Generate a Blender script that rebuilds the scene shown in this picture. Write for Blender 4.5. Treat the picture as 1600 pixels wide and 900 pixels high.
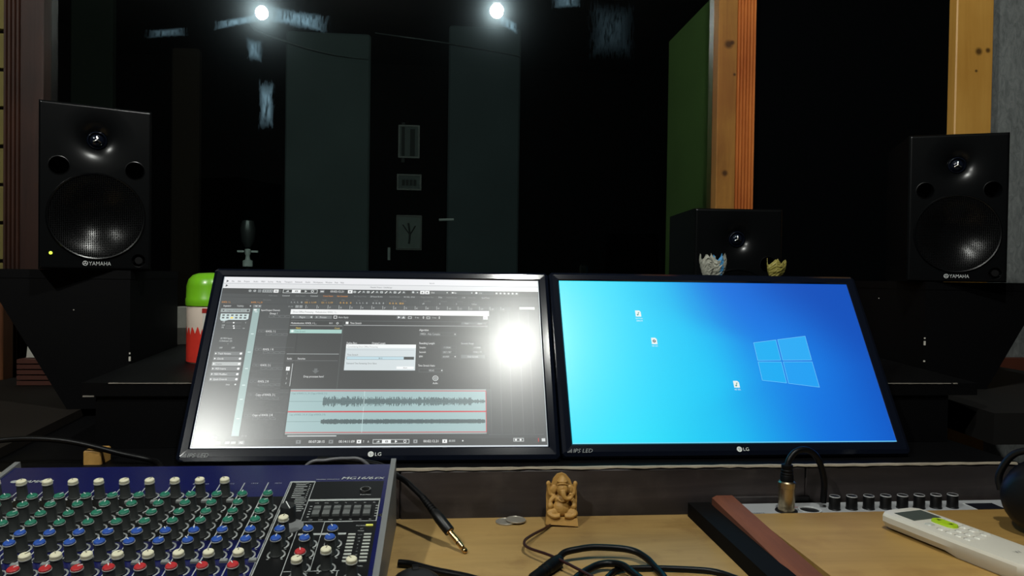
import bpy, math, random
from mathutils import Vector, Matrix
random.seed(7)
scn = bpy.context.scene
for o in list(bpy.data.objects): bpy.data.objects.remove(o, do_unlink=True)
COL = scn.collection

# ------------------------------------------------------------------ camera
EYE = 1.07
YAW, PITCH, ROLL = (math.radians(a) for a in (5.4, -0.9, 0.8))
F = Vector((math.sin(YAW)*math.cos(PITCH), math.cos(YAW)*math.cos(PITCH), math.sin(PITCH)))
R0 = Vector((math.cos(YAW), -math.sin(YAW), 0)); U0 = R0.cross(F)
RV = R0*math.cos(ROLL) + U0*math.sin(ROLL); UV = RV.cross(F)
cd = bpy.data.cameras.new('camera'); cam = bpy.data.objects.new('camera', cd); COL.objects.link(cam)
cam.matrix_world = Matrix(((RV.x, UV.x, -F.x, 0), (RV.y, UV.y, -F.y, 0), (RV.z, UV.z, -F.z, EYE), (0, 0, 0, 1)))
cd.sensor_width = 36; cd.lens = 1150*36/1600; cd.clip_start = 0.01
scn.camera = cam
# ------------------------------------------------------------------ world, exposure (the room is lit by its two bulbs, built below)
w = bpy.data.worlds.new('world'); scn.world = w; w.use_nodes = True
w.node_tree.nodes['Background'].inputs[0].default_value = (0.5, 0.6, 0.7, 1)
w.node_tree.nodes['Background'].inputs[1].default_value = 0.0015
scn.view_settings.view_transform = 'Standard'; scn.view_settings.look = 'None'
scn.view_settings.exposure = 0.0; scn.view_settings.gamma = 1.0; scn.view_settings.use_curve_mapping = False
BULB = {'near': 1600.0, 'left': 2100.0}          # radiance of the two bulbs
BULB_POS = {'near': (0.240, 0.27, 2.327), 'left': (-0.968, -0.25, 2.444)}

# ------------------------------------------------------------------ helpers
def lin(c):
    out = []
    for v in c[:3]:
        v = v/255.0
        out.append(v/12.92 if v <= 0.04045 else ((v+0.055)/1.055)**2.4)
    return (*out, 1.0)

class NT:
    def __init__(s, name):
        s.m = bpy.data.materials.new(name); s.m.use_nodes = True; s.t = s.m.node_tree
        s.b = s.t.nodes['Principled BSDF']; s.out = s.t.nodes['Material Output']
    def n(s, kind, **kw):
        nd = s.t.nodes.new(kind)
        for k, v in kw.items():
            if k.startswith('i_'): nd.inputs[k[2:].replace('_', ' ')].default_value = v
            elif k[0] == 'q': nd.inputs[int(k[1:])].default_value = v
            else: setattr(nd, k, v)
        return nd
    def l(s, a, b): s.t.links.new(a, b)
    def math(s, op, a, b=None, c=None):
        nd = s.t.nodes.new('ShaderNodeMath'); nd.operation = op
        for i, v in enumerate((a, b, c)):
            if v is None: continue
            if isinstance(v, (int, float)): nd.inputs[i].default_value = v
            else: s.l(v, nd.inputs[i])
        return nd.outputs[0]
    def mix(s, fac, a, b):
        nd = s.t.nodes.new('ShaderNodeMix'); nd.data_type = 'RGBA'
        for i, v in ((0, fac), (6, a), (7, b)):
            if isinstance(v, (tuple, float, int)): nd.inputs[i].default_value = v
            else: s.l(v, nd.inputs[i])
        return nd.outputs[2]

def mat(name, col, rough=0.5, metal=0.0, spec=0.5, emit=None, es=1.0, bump=0, bscale=200, var=0, vscale=8, coat=0, trans=0):
    s = NT(name); b = s.b; c = lin(col)
    b.inputs['Base Color'].default_value = c; b.inputs['Roughness'].default_value = rough
    b.inputs['Metallic'].default_value = metal; b.inputs['Specular IOR Level'].default_value = spec
    b.inputs['Coat Weight'].default_value = coat; b.inputs['Transmission Weight'].default_value = trans
    if emit: b.inputs['Emission Color'].default_value = lin(emit); b.inputs['Emission Strength'].default_value = es
    if bump or var:
        tc = s.n('ShaderNodeTexCoord')
    if var:
        nz = s.n('ShaderNodeTexNoise', i_Scale=vscale, i_Detail=6.0); s.l(tc.outputs['Object'], nz.inputs['Vector'])
        s.l(s.mix(nz.outputs['Fac'], tuple(v*(1-var) for v in c[:3])+(1,), tuple(min(1, v*(1+var)) for v in c[:3])+(1,)), b.inputs['Base Color'])
    if bump:
        nb = s.n('ShaderNodeTexNoise', i_Scale=bscale, i_Detail=3.0); s.l(tc.outputs['Object'], nb.inputs['Vector'])
        bp = s.n('ShaderNodeBump', i_Strength=bump, i_Distance=0.001); s.l(nb.outputs['Fac'], bp.inputs['Height']); s.l(bp.outputs[0], b.inputs['Normal'])
    return s.m

def wood(name, c1, c2, axis='Z', scale=6, stretch=12, rough=0.5, knots=(), streak=0.5, coat=0.0, blotch=None, bump=.15):
    s = NT(name); b = s.b; tc = s.n('ShaderNodeTexCoord'); mp = s.n('ShaderNodeMapping')
    sc = {'X': (1/stretch, 1, 1), 'Y': (1, 1/stretch, 1), 'Z': (1, 1, 1/stretch)}[axis]
    mp.inputs['Scale'].default_value = sc; s.l(tc.outputs['Object'], mp.inputs['Vector'])
    n1 = s.n('ShaderNodeTexNoise', i_Scale=scale*10.0, i_Detail=8.0, i_Roughness=0.65, i_Distortion=0.6); s.l(mp.outputs[0], n1.inputs['Vector'])
    n2 = s.n('ShaderNodeTexNoise', i_Scale=scale*1.3, i_Detail=4.0); s.l(tc.outputs['Object'], n2.inputs['Vector'])
    f = s.math('ADD', s.math('MULTIPLY', n1.outputs['Fac'], streak), s.math('MULTIPLY', n2.outputs['Fac'], 1-streak))
    cr = s.n('ShaderNodeValToRGB'); cr.color_ramp.elements[0].position = 0.35; cr.color_ramp.elements[1].position = 0.66
    cr.color_ramp.elements[0].color = lin(c1); cr.color_ramp.elements[1].color = lin(c2); s.l(f, cr.inputs[0])
    colr = cr.outputs[0]
    if blotch:
        n3 = s.n('ShaderNodeTexNoise', i_Scale=blotch[1], i_Detail=5.0, i_Roughness=0.6); s.l(tc.outputs['Object'], n3.inputs['Vector'])
        r3 = s.n('ShaderNodeMapRange', q1=0.52, q2=0.75); s.l(n3.outputs['Fac'], r3.inputs[0])
        colr = s.mix(s.math('MULTIPLY', r3.outputs[0], blotch[2]), colr, lin(blotch[0]))
    for (kx, ky, kz, r) in knots:
        vm = s.n('ShaderNodeVectorMath', operation='DISTANCE'); s.l(tc.outputs['Object'], vm.inputs[0]); vm.inputs[1].default_value = (kx, ky, kz)
        mr = s.n('ShaderNodeMapRange', q1=r*1.3, q2=r*0.5); s.l(vm.outputs['Value'], mr.inputs[0])
        colr = s.mix(s.math('MULTIPLY', mr.outputs[0], 0.85), colr, lin((48, 26, 12)))
    s.l(colr, b.inputs['Base Color']); b.inputs['Roughness'].default_value = rough; b.inputs['Coat Weight'].default_value = coat
    b.inputs['Coat Roughness'].default_value = 0.25
    bp = s.n('ShaderNodeBump', i_Strength=bump, i_Distance=0.001); s.l(n1.outputs['Fac'], bp.inputs['Height']); s.l(bp.outputs[0], b.inputs['Normal'])
    return s.m

class MB:
    def __init__(s): s.v = []; s.f = []; s.mi = []; s.col = []
    def add(s, vs, fs, mi=0, col=None, M=None):
        b = len(s.v)
        s.v += [tuple(M @ Vector(v)) if M else tuple(v) for v in vs]
        for f in fs: s.f.append([i+b for i in f]); s.mi.append(mi); s.col.append(col)
        return s
    def box(s, a, b, mi=0, M=None, col=None):
        x0, y0, z0 = a; x1, y1, z1 = b
        vs = [(x0,y0,z0),(x1,y0,z0),(x1,y1,z0),(x0,y1,z0),(x0,y0,z1),(x1,y0,z1),(x1,y1,z1),(x0,y1,z1)]
        return s.add(vs, [(0,3,2,1),(4,5,6,7),(0,1,5,4),(1,2,6,5),(2,3,7,6),(3,0,4,7)], mi, col, M)
    def rbox(s, a, b, c, mi=0, M=None):          # box with chamfered vertical and top edges
        x0,y0,z0 = a; x1,y1,z1 = b
        def ring(i, z): return [(x0+i+c,y0+i,z),(x1-i-c,y0+i,z),(x1-i,y0+i+c,z),(x1-i,y1-i-c,z),(x1-i-c,y1-i,z),(x0+i+c,y1-i,z),(x0+i,y1-i-c,z),(x0+i,y0+i+c,z)]
        vs = ring(0,z0)+ring(0,z1-c)+ring(c*.7,z1)
        fs = [tuple(range(7,-1,-1)), tuple(range(16,24))]
        for k in (0,8):
            for i in range(8): fs.append((k+i,k+(i+1)%8,k+8+(i+1)%8,k+8+i))
        return s.add(vs, fs, mi, None, M)
    def prism(s, poly, y0, y1, mi=0, M=None):     # poly in x,z, extruded along y
        n = len(poly); vs = [(x,y0,z) for x,z in poly]+[(x,y1,z) for x,z in poly]
        fs = [tuple(range(n)), tuple(range(2*n-1,n-1,-1))]+[((i+1)%n,i,n+i,n+(i+1)%n) for i in range(n)]
        return s.add(vs, fs, mi, None, M)
    def lathe(s, prof, seg=24, mi=0, M=None, caps=True):   # (r, z) about z
        vs = []; fs = []
        for r, z in prof:
            for k in range(seg):
                a = 2*math.pi*k/seg; vs.append((r*math.cos(a), r*math.sin(a), z))
        m = len(prof)
        for j in range(m-1):
            for k in range(seg):
                a = j*seg+k; b = j*seg+(k+1)%seg; fs.append((a,b,b+seg,a+seg))
        if caps and prof[0][0] > 1e-6: fs.append(tuple(range(seg-1,-1,-1)))
        if caps and prof[-1][0] > 1e-6: fs.append(tuple((m-1)*seg+k for k in range(seg)))
        return s.add(vs, fs, mi, None, M)
    def tube(s, pts, r, seg=10, mi=0, sub=6, M=None):
        P = [Vector(p) for p in pts]
        if sub > 1 and len(P) > 2:
            Q = []
            for i in range(len(P)-1):
                p0 = P[max(0,i-1)]; p1 = P[i]; p2 = P[i+1]; p3 = P[min(len(P)-1,i+2)]
                for k in range(sub):
                    t = k/sub
                    Q.append(0.5*((2*p1)+(p2-p0)*t+(2*p0-5*p1+4*p2-p3)*t*t+(3*p1-p0-3*p2+p3)*t**3))
            P = Q+[P[-1]]
        n = len(P); rr = r if isinstance(r, (list, tuple)) else None
        vs = []; fs = []; up = None
        for i in range(n):
            d = (P[min(n-1,i+1)]-P[max(0,i-1)]).normalized()
            if up is None: up = Vector((0,0,1)) if abs(d.z) < .9 else Vector((1,0,0))
            sd = d.cross(up).normalized(); up = sd.cross(d).normalized()
            if rr:
                t = i/(n-1)*(len(rr)-1); k = min(int(t), len(rr)-2); ra = rr[k]+(rr[k+1]-rr[k])*(t-k)
            else: ra = r
            for k in range(seg):
                a = 2*math.pi*k/seg; vs.append(P[i]+sd*ra*math.cos(a)+up*ra*math.sin(a))
        for i in range(n-1):
            for k in range(seg):
                a = i*seg+k; b = i*seg+(k+1)%seg; fs.append((a,b,b+seg,a+seg))
        fs.append(tuple(range(seg-1,-1,-1))); fs.append(tuple((n-1)*seg+k for k in range(seg)))
        return s.add(vs, fs, mi, None, M)
    def ell(s, c, r, seg=16, ring=10, mi=0, M=None):
        T = Matrix.Translation(c) @ Matrix.Diagonal((*r, 1))
        if M: T = M @ T
        return s.lathe([(max(1e-5, math.sin(math.pi*j/ring)), -math.cos(math.pi*j/ring)) for j in range(ring+1)], seg, mi, T)
    def text(s, st, pos, ux, uz, h, width=None, mi=0, col=None, align='l', slant=0, cond=1.0):
        # h = capital height; pos = baseline start, ux / uz = unit axes
        k = h/0.70; x = 0; gl = []
        for ch in st:
            if ch in GLYPH: gl.append((GLYPH[ch], x))
            x += ADV.get(ch, .5)
        tot = x*k; kx = k*(width/tot if width else cond); tot = x*kx
        off = {'l': 0, 'c': -tot/2, 'r': -tot}[align]; pos = Vector(pos); ux = Vector(ux); uz = Vector(uz)
        for (vs, fs), gx in gl:
            s.add([pos+ux*(off+(vx+gx+slant*vy)*kx)+uz*(vy*k) for vx, vy in vs], fs, mi, col)
        return s
    def build(s, name, mats, parent=None, smooth=None, loc=None, M=None):
        me = bpy.data.meshes.new(name); me.from_pydata(s.v, [], s.f)
        for m in (mats if isinstance(mats, (list, tuple)) else [mats]): me.materials.append(m)
        if any(s.mi): me.polygons.foreach_set('material_index', s.mi)
        if any(c is not None for c in s.col):
            at = me.color_attributes.new('Col', 'FLOAT_COLOR', 'CORNER'); d = []
            for f, c in zip(s.f, s.col):
                for _ in f: d += list(c or (0,0,0,1))
            at.data.foreach_set('color', d)
        if smooth:
            me.polygons.foreach_set('use_smooth', [True]*len(me.polygons)); me.set_sharp_from_angle(angle=math.radians(smooth))
        o = bpy.data.objects.new(name, me); COL.objects.link(o)
        if parent: o.parent = parent
        if loc: o.location = loc
        if M: o.matrix_local = M
        return o

def tag(o, label=None, cat=None, group=None, kind=None):
    for k, v in (('label', label), ('category', cat), ('group', group), ('kind', kind)):
        if v: o[k] = v
    return o
def thing(name, label, cat, loc=(0,0,0), rz=0, group=None):
    o = bpy.data.objects.new(name, None); o.empty_display_size = .05; COL.objects.link(o)
    o.location = loc; o.rotation_euler = (0,0,rz); return tag(o, label, cat, group)
def struct(o, label=None, cat=None): return tag(o, label, cat, kind='structure')
def share(src, parent, M=None, name=None, mats=None):
    c = src.copy(); COL.objects.link(c); c.parent = parent
    if M: c.matrix_local = M
    return c
def copy_tree(o, parent=None):
    c = o.copy(); COL.objects.link(c); c.parent = parent
    for ch in list(o.children): copy_tree(ch, c)
    return c
def T(x, y, z): return Matrix.Translation((x, y, z))
def RX(a): return Matrix.Rotation(math.radians(a), 4, 'X')
def RY(a): return Matrix.Rotation(math.radians(a), 4, 'Y')
def RZ(a): return Matrix.Rotation(math.radians(a), 4, 'Z')

# glyph meshes of the built-in font
CH = 'ABCDEFGHIJKLMNOPQRSTUVWXYZabcdefghijklmnopqrstuvwxyz0123456789/.-:,+%()[]>!_'
GLYPH = {}; ADV = {' ': 0.30}
def load_glyphs():
    tmp = []
    def mk(body):
        c = bpy.data.curves.new('t', 'FONT'); c.body = body; c.size = 1; c.resolution_u = 2; c.fill_mode = 'FRONT'
        o = bpy.data.objects.new('t', c); COL.objects.link(o); tmp.append(o); return o
    ref = mk('||'); pr = [(ch, mk(ch), mk('|'+ch+'|')) for ch in CH]
    dg = bpy.context.evaluated_depsgraph_get()
    def get(o):
        me = bpy.data.meshes.new_from_object(o.evaluated_get(dg)); vs = [(v.co.x, v.co.y) for v in me.vertices]
        fs = [tuple(p.vertices) for p in me.polygons]; bpy.data.meshes.remove(me); return vs, fs
    rx = max(v[0] for v in get(ref)[0])
    for ch, a, b in pr:
        GLYPH[ch] = get(a); ADV[ch] = max(v[0] for v in get(b)[0])-rx
    for o in tmp:
        c = o.data; bpy.data.objects.remove(o); bpy.data.curves.remove(c)
load_glyphs()

# ------------------------------------------------------------------ materials
M_ = {}
M_['ply'] = wood('plywood', (132, 104, 58), (178, 146, 90), 'X', 3, 7, 0.55, streak=.35, blotch=((106, 74, 36), 13, .75), bump=.05)
M_['ply2'] = wood('plywood_board', (136, 104, 50), (174, 138, 76), 'X', 3, 7, 0.55, streak=.35, blotch=((120, 78, 32), 9, .6), bump=.05)
M_['riser'] = wood('dark_stained_board', (24, 21, 22), (56, 49, 48), 'X', 2.6, 13, 0.5, streak=.85, blotch=((100, 92, 88), 16, .22))
M_['edge'] = mat('worn_edge', (150, 140, 122), .7, var=.4, vscale=40)
M_['black_wood'] = mat('black_painted_board', (5, 5, 6), .55, spec=.10, bump=.12, bscale=120, var=.35, vscale=9)
M_['speaker_plastic'] = mat('speaker_plastic', (6, 7, 8), .27, spec=.28, bump=.02, bscale=900)
M_['gloss_black'] = mat('gloss_black_plastic', (12, 16, 26), .10)
M_['black'] = mat('black_plastic', (7, 7, 8), .42, spec=.35)
M_['rubber'] = mat('black_rubber', (6, 6, 7), .55, spec=.12)
M_['cable'] = mat('black_cable', (7, 7, 8), .4, spec=.2)
M_['dark_void'] = mat('dark_fabric', (3, 4, 5), .95, spec=.02)
M_['silver'] = mat('silver_print', (176, 178, 178), .5)
M_['chrome'] = mat('chrome', (210, 208, 202), .18, metal=1)
M_['nickel'] = mat('brushed_nickel', (186, 170, 140), .3, metal=1, bump=.05, bscale=500)
M_['white_print'] = mat('white_print', (205, 208, 205), .5)
M_['grey_print'] = mat('grey_print', (120, 124, 124), .5)

def mesh_grille():
    s = NT('perforated_grille'); tc = s.n('ShaderNodeTexCoord'); mp = s.n('ShaderNodeMapping')
    mp.inputs['Scale'].default_value = (1, 0.0, 1); s.l(tc.outputs['Object'], mp.inputs['Vector'])
    v = s.n('ShaderNodeTexVoronoi', i_Scale=330.0, i_Randomness=0.10); s.l(mp.outputs[0], v.inputs['Vector'])
    mr = s.n('ShaderNodeMapRange', q1=.32, q2=.46); s.l(v.outputs['Distance'], mr.inputs[0])
    s.l(s.mix(mr.outputs[0], (.0005, .0005, .0005, 1), (.004, .0042, .0045, 1)), s.b.inputs['Base Color'])
    s.l(s.math('MULTIPLY', mr.outputs[0], .26), s.b.inputs['Specular IOR Level'])
    s.b.inputs['Roughness'].default_value = .26; s.b.inputs['Metallic'].default_value = 0.0
    return s.m
M_['grille'] = mesh_grille()

def screen_mat():
    s = NT('screen_panel'); a = s.n('ShaderNodeVertexColor', layer_name='Col')
    s.l(a.outputs[0], s.b.inputs['Emission Color']); s.b.inputs['Emission Strength'].default_value = 1.0
    s.b.inputs['Base Color'].default_value = (.006, .006, .007, 1); s.b.inputs['Roughness'].default_value = .40; s.b.inputs['Specular IOR Level'].default_value = .42
    s.b.inputs['Coat Weight'].default_value = .42; s.b.inputs['Coat Roughness'].default_value = .22
    return s.m
M_['screen'] = screen_mat()

# ------------------------------------------------------------------ the setting
WY = 1.85                                        # front of the window posts
floor = struct(MB().box((-2.6, -2.2, -.1), (2.6, 3.8, 0)).build('floor', mat('floor', (46, 40, 36), .7, var=.3)))
ceil_ = struct(MB().box((-2.6, -2.2, 2.75), (2.6, 3.8, 2.85)).build('ceiling', mat('ceiling_board', (26, 25, 25), .9, var=.2)))
M_['dark_room'] = mat('dark_room_wall', (24, 23, 23), .9, var=.3, vscale=3, spec=.1)
struct(MB().box((-2.6, -2.3, 0), (2.6, -2.2, 2.75)).build('wall_front', M_['dark_room']))
struct(MB().box((-2.7, -2.2, 0), (-2.6, 3.8, 2.75)).build('wall_left', M_['dark_room']))
struct(MB().box((2.6, -2.2, 0), (2.7, 3.8, 2.75)).build('wall_right', M_['dark_room']))
# grey textured plaster right of the pine post
def plaster():
    s = NT('grey_textured_plaster'); tc = s.n('ShaderNodeTexCoord'); mp = s.n('ShaderNodeMapping'); mp.inputs['Scale'].default_value = (1, 1, .45)
    s.l(tc.outputs['Object'], mp.inputs['Vector'])
    n = s.n('ShaderNodeTexNoise', i_Scale=60.0, i_Detail=8.0, i_Roughness=.7, i_Distortion=1.2); s.l(mp.outputs[0], n.inputs['Vector'])
    cr = s.n('ShaderNodeValToRGB'); cr.color_ramp.elements[0].position = .3; cr.color_ramp.elements[1].position = .7
    cr.color_ramp.elements[0].color = lin((84, 88, 88)); cr.color_ramp.elements[1].color = lin((132, 136, 134)); s.l(n.outputs['Fac'], cr.inputs[0])
    s.l(cr.outputs[0], s.b.inputs['Base Color']); s.b.inputs['Roughness'].default_value = .85
    bp = s.n('ShaderNodeBump', i_Strength=.6, i_Distance=.004); s.l(n.outputs['Fac'], bp.inputs['Height']); s.l(bp.outputs[0], s.b.inputs['Normal'])
    return s.m
struct(MB().box((1.455, WY+.055, 0), (2.6, WY+.2, 2.75)).build('wall_back_right', plaster()))
struct(MB().box((1.462, WY+.03, .70), (2.6, WY+.055, .865)).build('trim_8', mat('red_brown_rail', (92, 48, 34), .5, var=.3)))
# brick on the far left, each brick a piece of its own
wbl = struct(MB().box((-2.6, WY+.07, 0), (-1.03, WY+.2, 2.75)).build('wall_back_left', mat('mortar', (58, 52, 38), .9)))
bm = mat('yellow_ochre_brick', (122, 112, 58), .8, bump=.5, bscale=60, var=.35, vscale=12)
b0 = None
for r in range(23):
    for k in range(2):
        x1 = -1.045-k*.235+(.0 if r % 2 else .06)
        if b0 is None:
            b0 = MB().rbox((-.112, 0, -.042), (.112, .03, .042), .004).build('brick', bm, wbl, loc=(x1-.112, WY+.052, .30+r*.093))
        else:
            b = share(b0, wbl); b.location = (x1-.112, WY+.052+.003*((r*7+k*3) % 3), .30+r*.093)
# below and above the window, and the black panel between the posts
struct(MB().box((-1.04, WY+.02, 0), (1.46, WY+.16, .80)).build('wall_back', M_['dark_void']))
struct(MB().box((-1.04, WY+.02, 2.45), (1.46, WY+.16, 2.75)).build('wall_back_top', M_['dark_void']))
struct(MB().box((.80, WY+.03, .80), (1.36, WY+.16, 2.45)).build('wall_back_center', M_['dark_void']))
# posts: trim pieces
dk1 = wood('dark_varnished_wood', (32, 17, 12), (54, 31, 23), 'Z', 5, 14, .42, knots=((-.955, WY, 1.62, .006), (-.963, WY, 1.27, .007)), coat=.1, bump=.3)
M_['post_plank'] = wood('amber_varnished_plank', (118, 76, 34), (172, 122, 56), 'Z', 3.2, 12, .38, coat=.25, knots=((.728, WY, 1.677, .011), (.738, WY, 1.682, .006), (.724, WY, 1.345, .008), (.745, WY, 1.60, .004)), blotch=((126, 66, 28), 3, .5), bump=.3)
M_['post_groove'] = wood('orange_varnished_moulding', (150, 74, 32), (206, 122, 58), 'Z', 4, 14, .4, coat=.25, bump=.2)
M_['pine'] = wood('pale_pine_post', (172, 120, 46), (206, 156, 76), 'Z', 3, 16, .45, knots=((1.418, WY, 1.688, .010), (1.444, WY, 1.692, .007), (1.412, WY, 1.636, .004)), bump=.15)
def moulding(x0, x1, n, m, name, y0=WY):
    p = [(x0, .1)]; st = (x1-x0)/n
    prof = []
    for i in range(n):
        a = x0+i*st
        prof += [(a+st*.08, y0+.006), (a+st*.25, y0+.0005), (a+st*.75, y0+.0005), (a+st*.92, y0+.006), (a+st, y0+.010)]
    poly = [(x0, y0+.04)]+[(x0, y0+.010)]+prof+[(x1, y0+.04)]
    mb = MB(); nn = len(poly)
    vs = [(x, y, .0) for x, y in poly]+[(x, y, 2.75) for x, y in poly]
    mb.add(vs, [tuple(range(nn)), tuple(range(2*nn-1, nn-1, -1))]+[((i+1) % nn, i, nn+i, nn+(i+1) % nn) for i in range(nn)])
    return struct(mb.build(name, m))
struct(MB().rbox((-1.002, WY, 0), (-.949, WY+.04, 2.75), .003).build('trim_1', dk1))
moulding(-1.040, -1.002, 4, wood('dark_varnished_moulding', (34, 17, 11), (62, 34, 22), 'Z', 5, 14, .45), 'trim_2')
struct(MB().rbox((.701, WY, 0), (.752, WY+.04, 2.75), .002).build('trim_3', M_['post_plank']))
moulding(.752, .803, 6, M_['post_groove'], 'trim_4')
struct(MB().rbox((1.354, WY, 0), (1.460, WY+.04, 2.75), .003).build('trim_5', M_['pine']))
struct(MB().box((-.949, WY+.02, .80), (.701, WY+.06, .84)).build('trim_6', M_['black_wood']))
struct(MB().box((-.949, WY+.02, 2.41), (.701, WY+.06, 2.45)).build('trim_7', M_['black_wood']))

def glass_mat():
    s = NT('smeared_window_glass'); t = s.t; tc = s.n('ShaderNodeTexCoord'); sp = s.n('ShaderNodeSeparateXYZ'); s.l(tc.outputs['Object'], sp.inputs[0])
    tr = s.n('ShaderNodeBsdfTransparent'); tr.inputs[0].default_value = (.80, .86, .84, 1)
    gl = s.n('ShaderNodeBsdfGlossy', i_Roughness=.0); gl.inputs[0].default_value = (1, 1, 1, 1)
    fr = s.n('ShaderNodeFresnel', i_IOR=1.52); mx = s.n('ShaderNodeMixShader'); s.l(fr.outputs[0], mx.inputs[0]); s.l(tr.outputs[0], mx.inputs[1]); s.l(gl.outputs[0], mx.inputs[2])
    # wiped smears: greasy film with a broader shine
    nv = s.n('ShaderNodeTexNoise', i_Scale=60.0, i_Detail=6.0, i_Roughness=.7)
    mp = s.n('ShaderNodeMapping'); mp.inputs['Scale'].default_value = (2.4, 1, .5); s.l(tc.outputs['Object'], mp.inputs['Vector']); s.l(mp.outputs[0], nv.inputs['Vector'])
    tot = None
    for (cx, cz, hx, hz, slope, amt) in SMEARS:
        dz = s.math('SUBTRACT', s.math('SUBTRACT', sp.outputs[2], cz), s.math('MULTIPLY', s.math('SUBTRACT', sp.outputs[0], cx), slope))
        ax = s.math('DIVIDE', s.math('ABSOLUTE', s.math('SUBTRACT', sp.outputs[0], cx)), hx); az = s.math('DIVIDE', s.math('ABSOLUTE', dz), hz)
        m = s.math('MAXIMUM', ax, az)
        m = s.math('ADD', m, s.math('MULTIPLY', s.math('SUBTRACT', nv.outputs['Fac'], .5), 2.2))
        mr = s.n('ShaderNodeMapRange', q1=1.05, q2=.45, q3=0.0, q4=amt); s.l(m, mr.inputs[0])
        tot = mr.outputs[0] if tot is None else s.math('MAXIMUM', tot, mr.outputs[0])
    st = s.n('ShaderNodeMapRange', q1=.38, q2=.62, q3=.08, q4=1.0); s.l(nv.outputs['Fac'], st.inputs[0])
    tot = s.math('MULTIPLY', tot, st.outputs[0])
    fm = s.n('ShaderNodeBsdfGlossy', i_Roughness=.42); fm.inputs[0].default_value = (.42, .66, .86, 1)
    m2 = s.n('ShaderNodeMixShader'); s.l(tot, m2.inputs[0]); s.l(mx.outputs[0], m2.inputs[1]); s.l(fm.outputs[0], m2.inputs[2])
    hz = s.n('ShaderNodeBsdfGlossy', i_Roughness=.13); hz.inputs[0].default_value = (.6, .75, .85, 1)
    m3 = s.n('ShaderNodeMixShader', q0=.002); s.l(m2.outputs[0], m3.inputs[1]); s.l(hz.outputs[0], m3.inputs[2])
    s.l(m3.outputs[0], s.out.inputs[0]); return s.m
# (x, z, half width, half height, slope, amount) on the pane
SMEARS = [(-.512, 1.690, .052, .010, .23, .10), (-.368, 1.703, .070, .020, -.14, .10), (-.471, 1.622, .018, .026, -.2, .07), (-.441, 1.487, .017, .055, 0, .12),
          (.158, 1.716, .024, .013, -.5, .09), (.31, 1.778, .035, .014, .1, .05), (.43, 1.71, .055, .065, 0, .018), (-.68, 1.655, .045, .010, .12, .05)]
gy = WY+.035
struct(MB().box((-.949, gy, .84), (.701, gy+.0005, 2.41)).build('window_1', glass_mat()))

# ------------------------------------------------------------------ the dark booth behind the glass
struct(MB().box((-2.6, 3.6, 0), (2.6, 3.8, 2.75)).build('wall_booth', M_['dark_void']))
gp = mat('green_wall_board', (92, 116, 58), .75, var=.25, vscale=4)
struct(MB().box((.78, 1.92, 0), (.83, 2.53, 1.90)).build('wall_booth_right', gp))
def panel(x0, x1, z0, z1, col, label):
    t = thing('acoustic_panel', label, 'acoustic panel', ((x0+x1)/2, 3.58, z0), 0, 'upright panels on the booth wall')
    hw = (x1-x0)/2; m = mat('panel_fabric', col, .9, var=.25, vscale=5, bump=.2, bscale=90)
    MB().rbox((-hw, -.05, 0), (hw, 0, z1-z0), .008).build('padding', m, t)
    MB().box((-hw-.008, -.02, -.008), (hw+.008, .015, 0)).build('bottom_rail', M_['black_wood'], t)
    return t
panel(-.741, -.351, 0.01, 2.2, (64, 73, 75), 'dim grey padded panel behind the glass, left of the booth door')
panel(.017, .361, 0.01, 2.26, (52, 61, 65), 'dim grey padded panel behind the glass, right of the booth door')
panel(-1.697, -1.513, 0.01, 2.6, (44, 52, 44), 'dim greenish panel behind the glass above the speaker with the lit lamp')
panel(-1.254, -1.13, 0.01, 2.1, (52, 38, 28), 'narrow dim brown panel behind the glass at far left')
door = struct(MB().box((-.345, 3.56, .01), (.01, 3.60, 2.15)).build('door_1', mat('black_door', (4, 5, 6), .9, spec=.03)))
MB().tube([(-.02, 3.535, 1.335), (.05, 3.53, 1.338)], .006, 8, sub=1).build('door_handle', M_['silver'], door)
MB().box((-.262, 3.552, 1.14), (-.25, 3.56, 1.20)).build('latch_plate', M_['grey_print'], door)
def poster(x, z, wd, ht, label, kind):
    t = thing('framed_print', label, 'framed print', (x, 3.555, z), 0, 'prints on the booth door')
    MB().box((-wd/2, -.008, -ht/2), (wd/2, 0, ht/2)).build('sheet', mat('print_paper', (84, 90, 88) if kind == 2 else (56, 62, 62), .7, var=.3, vscale=30), t)
    f = MB()
    for (a, b) in (((-wd/2-.008, -.012, -ht/2-.008), (wd/2+.008, -.002, -ht/2)), ((-wd/2-.008, -.012, ht/2), (wd/2+.008, -.002, ht/2+.008)), ((-wd/2-.008, -.012, -ht/2), (-wd/2, -.002, ht/2)), ((wd/2, -.012, -ht/2), (wd/2+.008, -.002, ht/2))): f.box(a, b)
    f.build('frame', mat('print_frame', (40, 38, 34), .5), t)
    d = MB()
    if kind == 2:
        d.tube([(0, -.009, -ht*.35), (.004, -.009, -ht*.05), (-.004, -.009, ht*.3)], .005, 5, sub=2)
        d.tube([(.002, -.009, -ht*.1), (.03, -.009, ht*.22)], .003, 5, sub=1); d.tube([(.002, -.009, -ht*.05), (-.03, -.009, ht*.25)], .003, 5, sub=1)
    elif kind == 1:
        for i in range(4): d.box((-.034+i*.018, -.0095, -.016), (-.020+i*.018, -.008, .012))
    else:
        d.box((-.035, -.0095, -.1), (-.02, -.008, .09)); d.box((.005, -.0095, -.08), (.028, -.008, .06))
    d.build('drawing', mat('print_ink', (22, 24, 24), .8), t)
poster(-.167, 1.705, .085, .14, 'tall dim print highest on the black booth door', 0)
poster(-.164, 1.512, .10, .06, 'small wide dim sign at the middle of the black booth door', 1)
poster(-.162, 1.272, .105, .15, 'pale print of a bare tree lowest on the booth door', 2)
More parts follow.
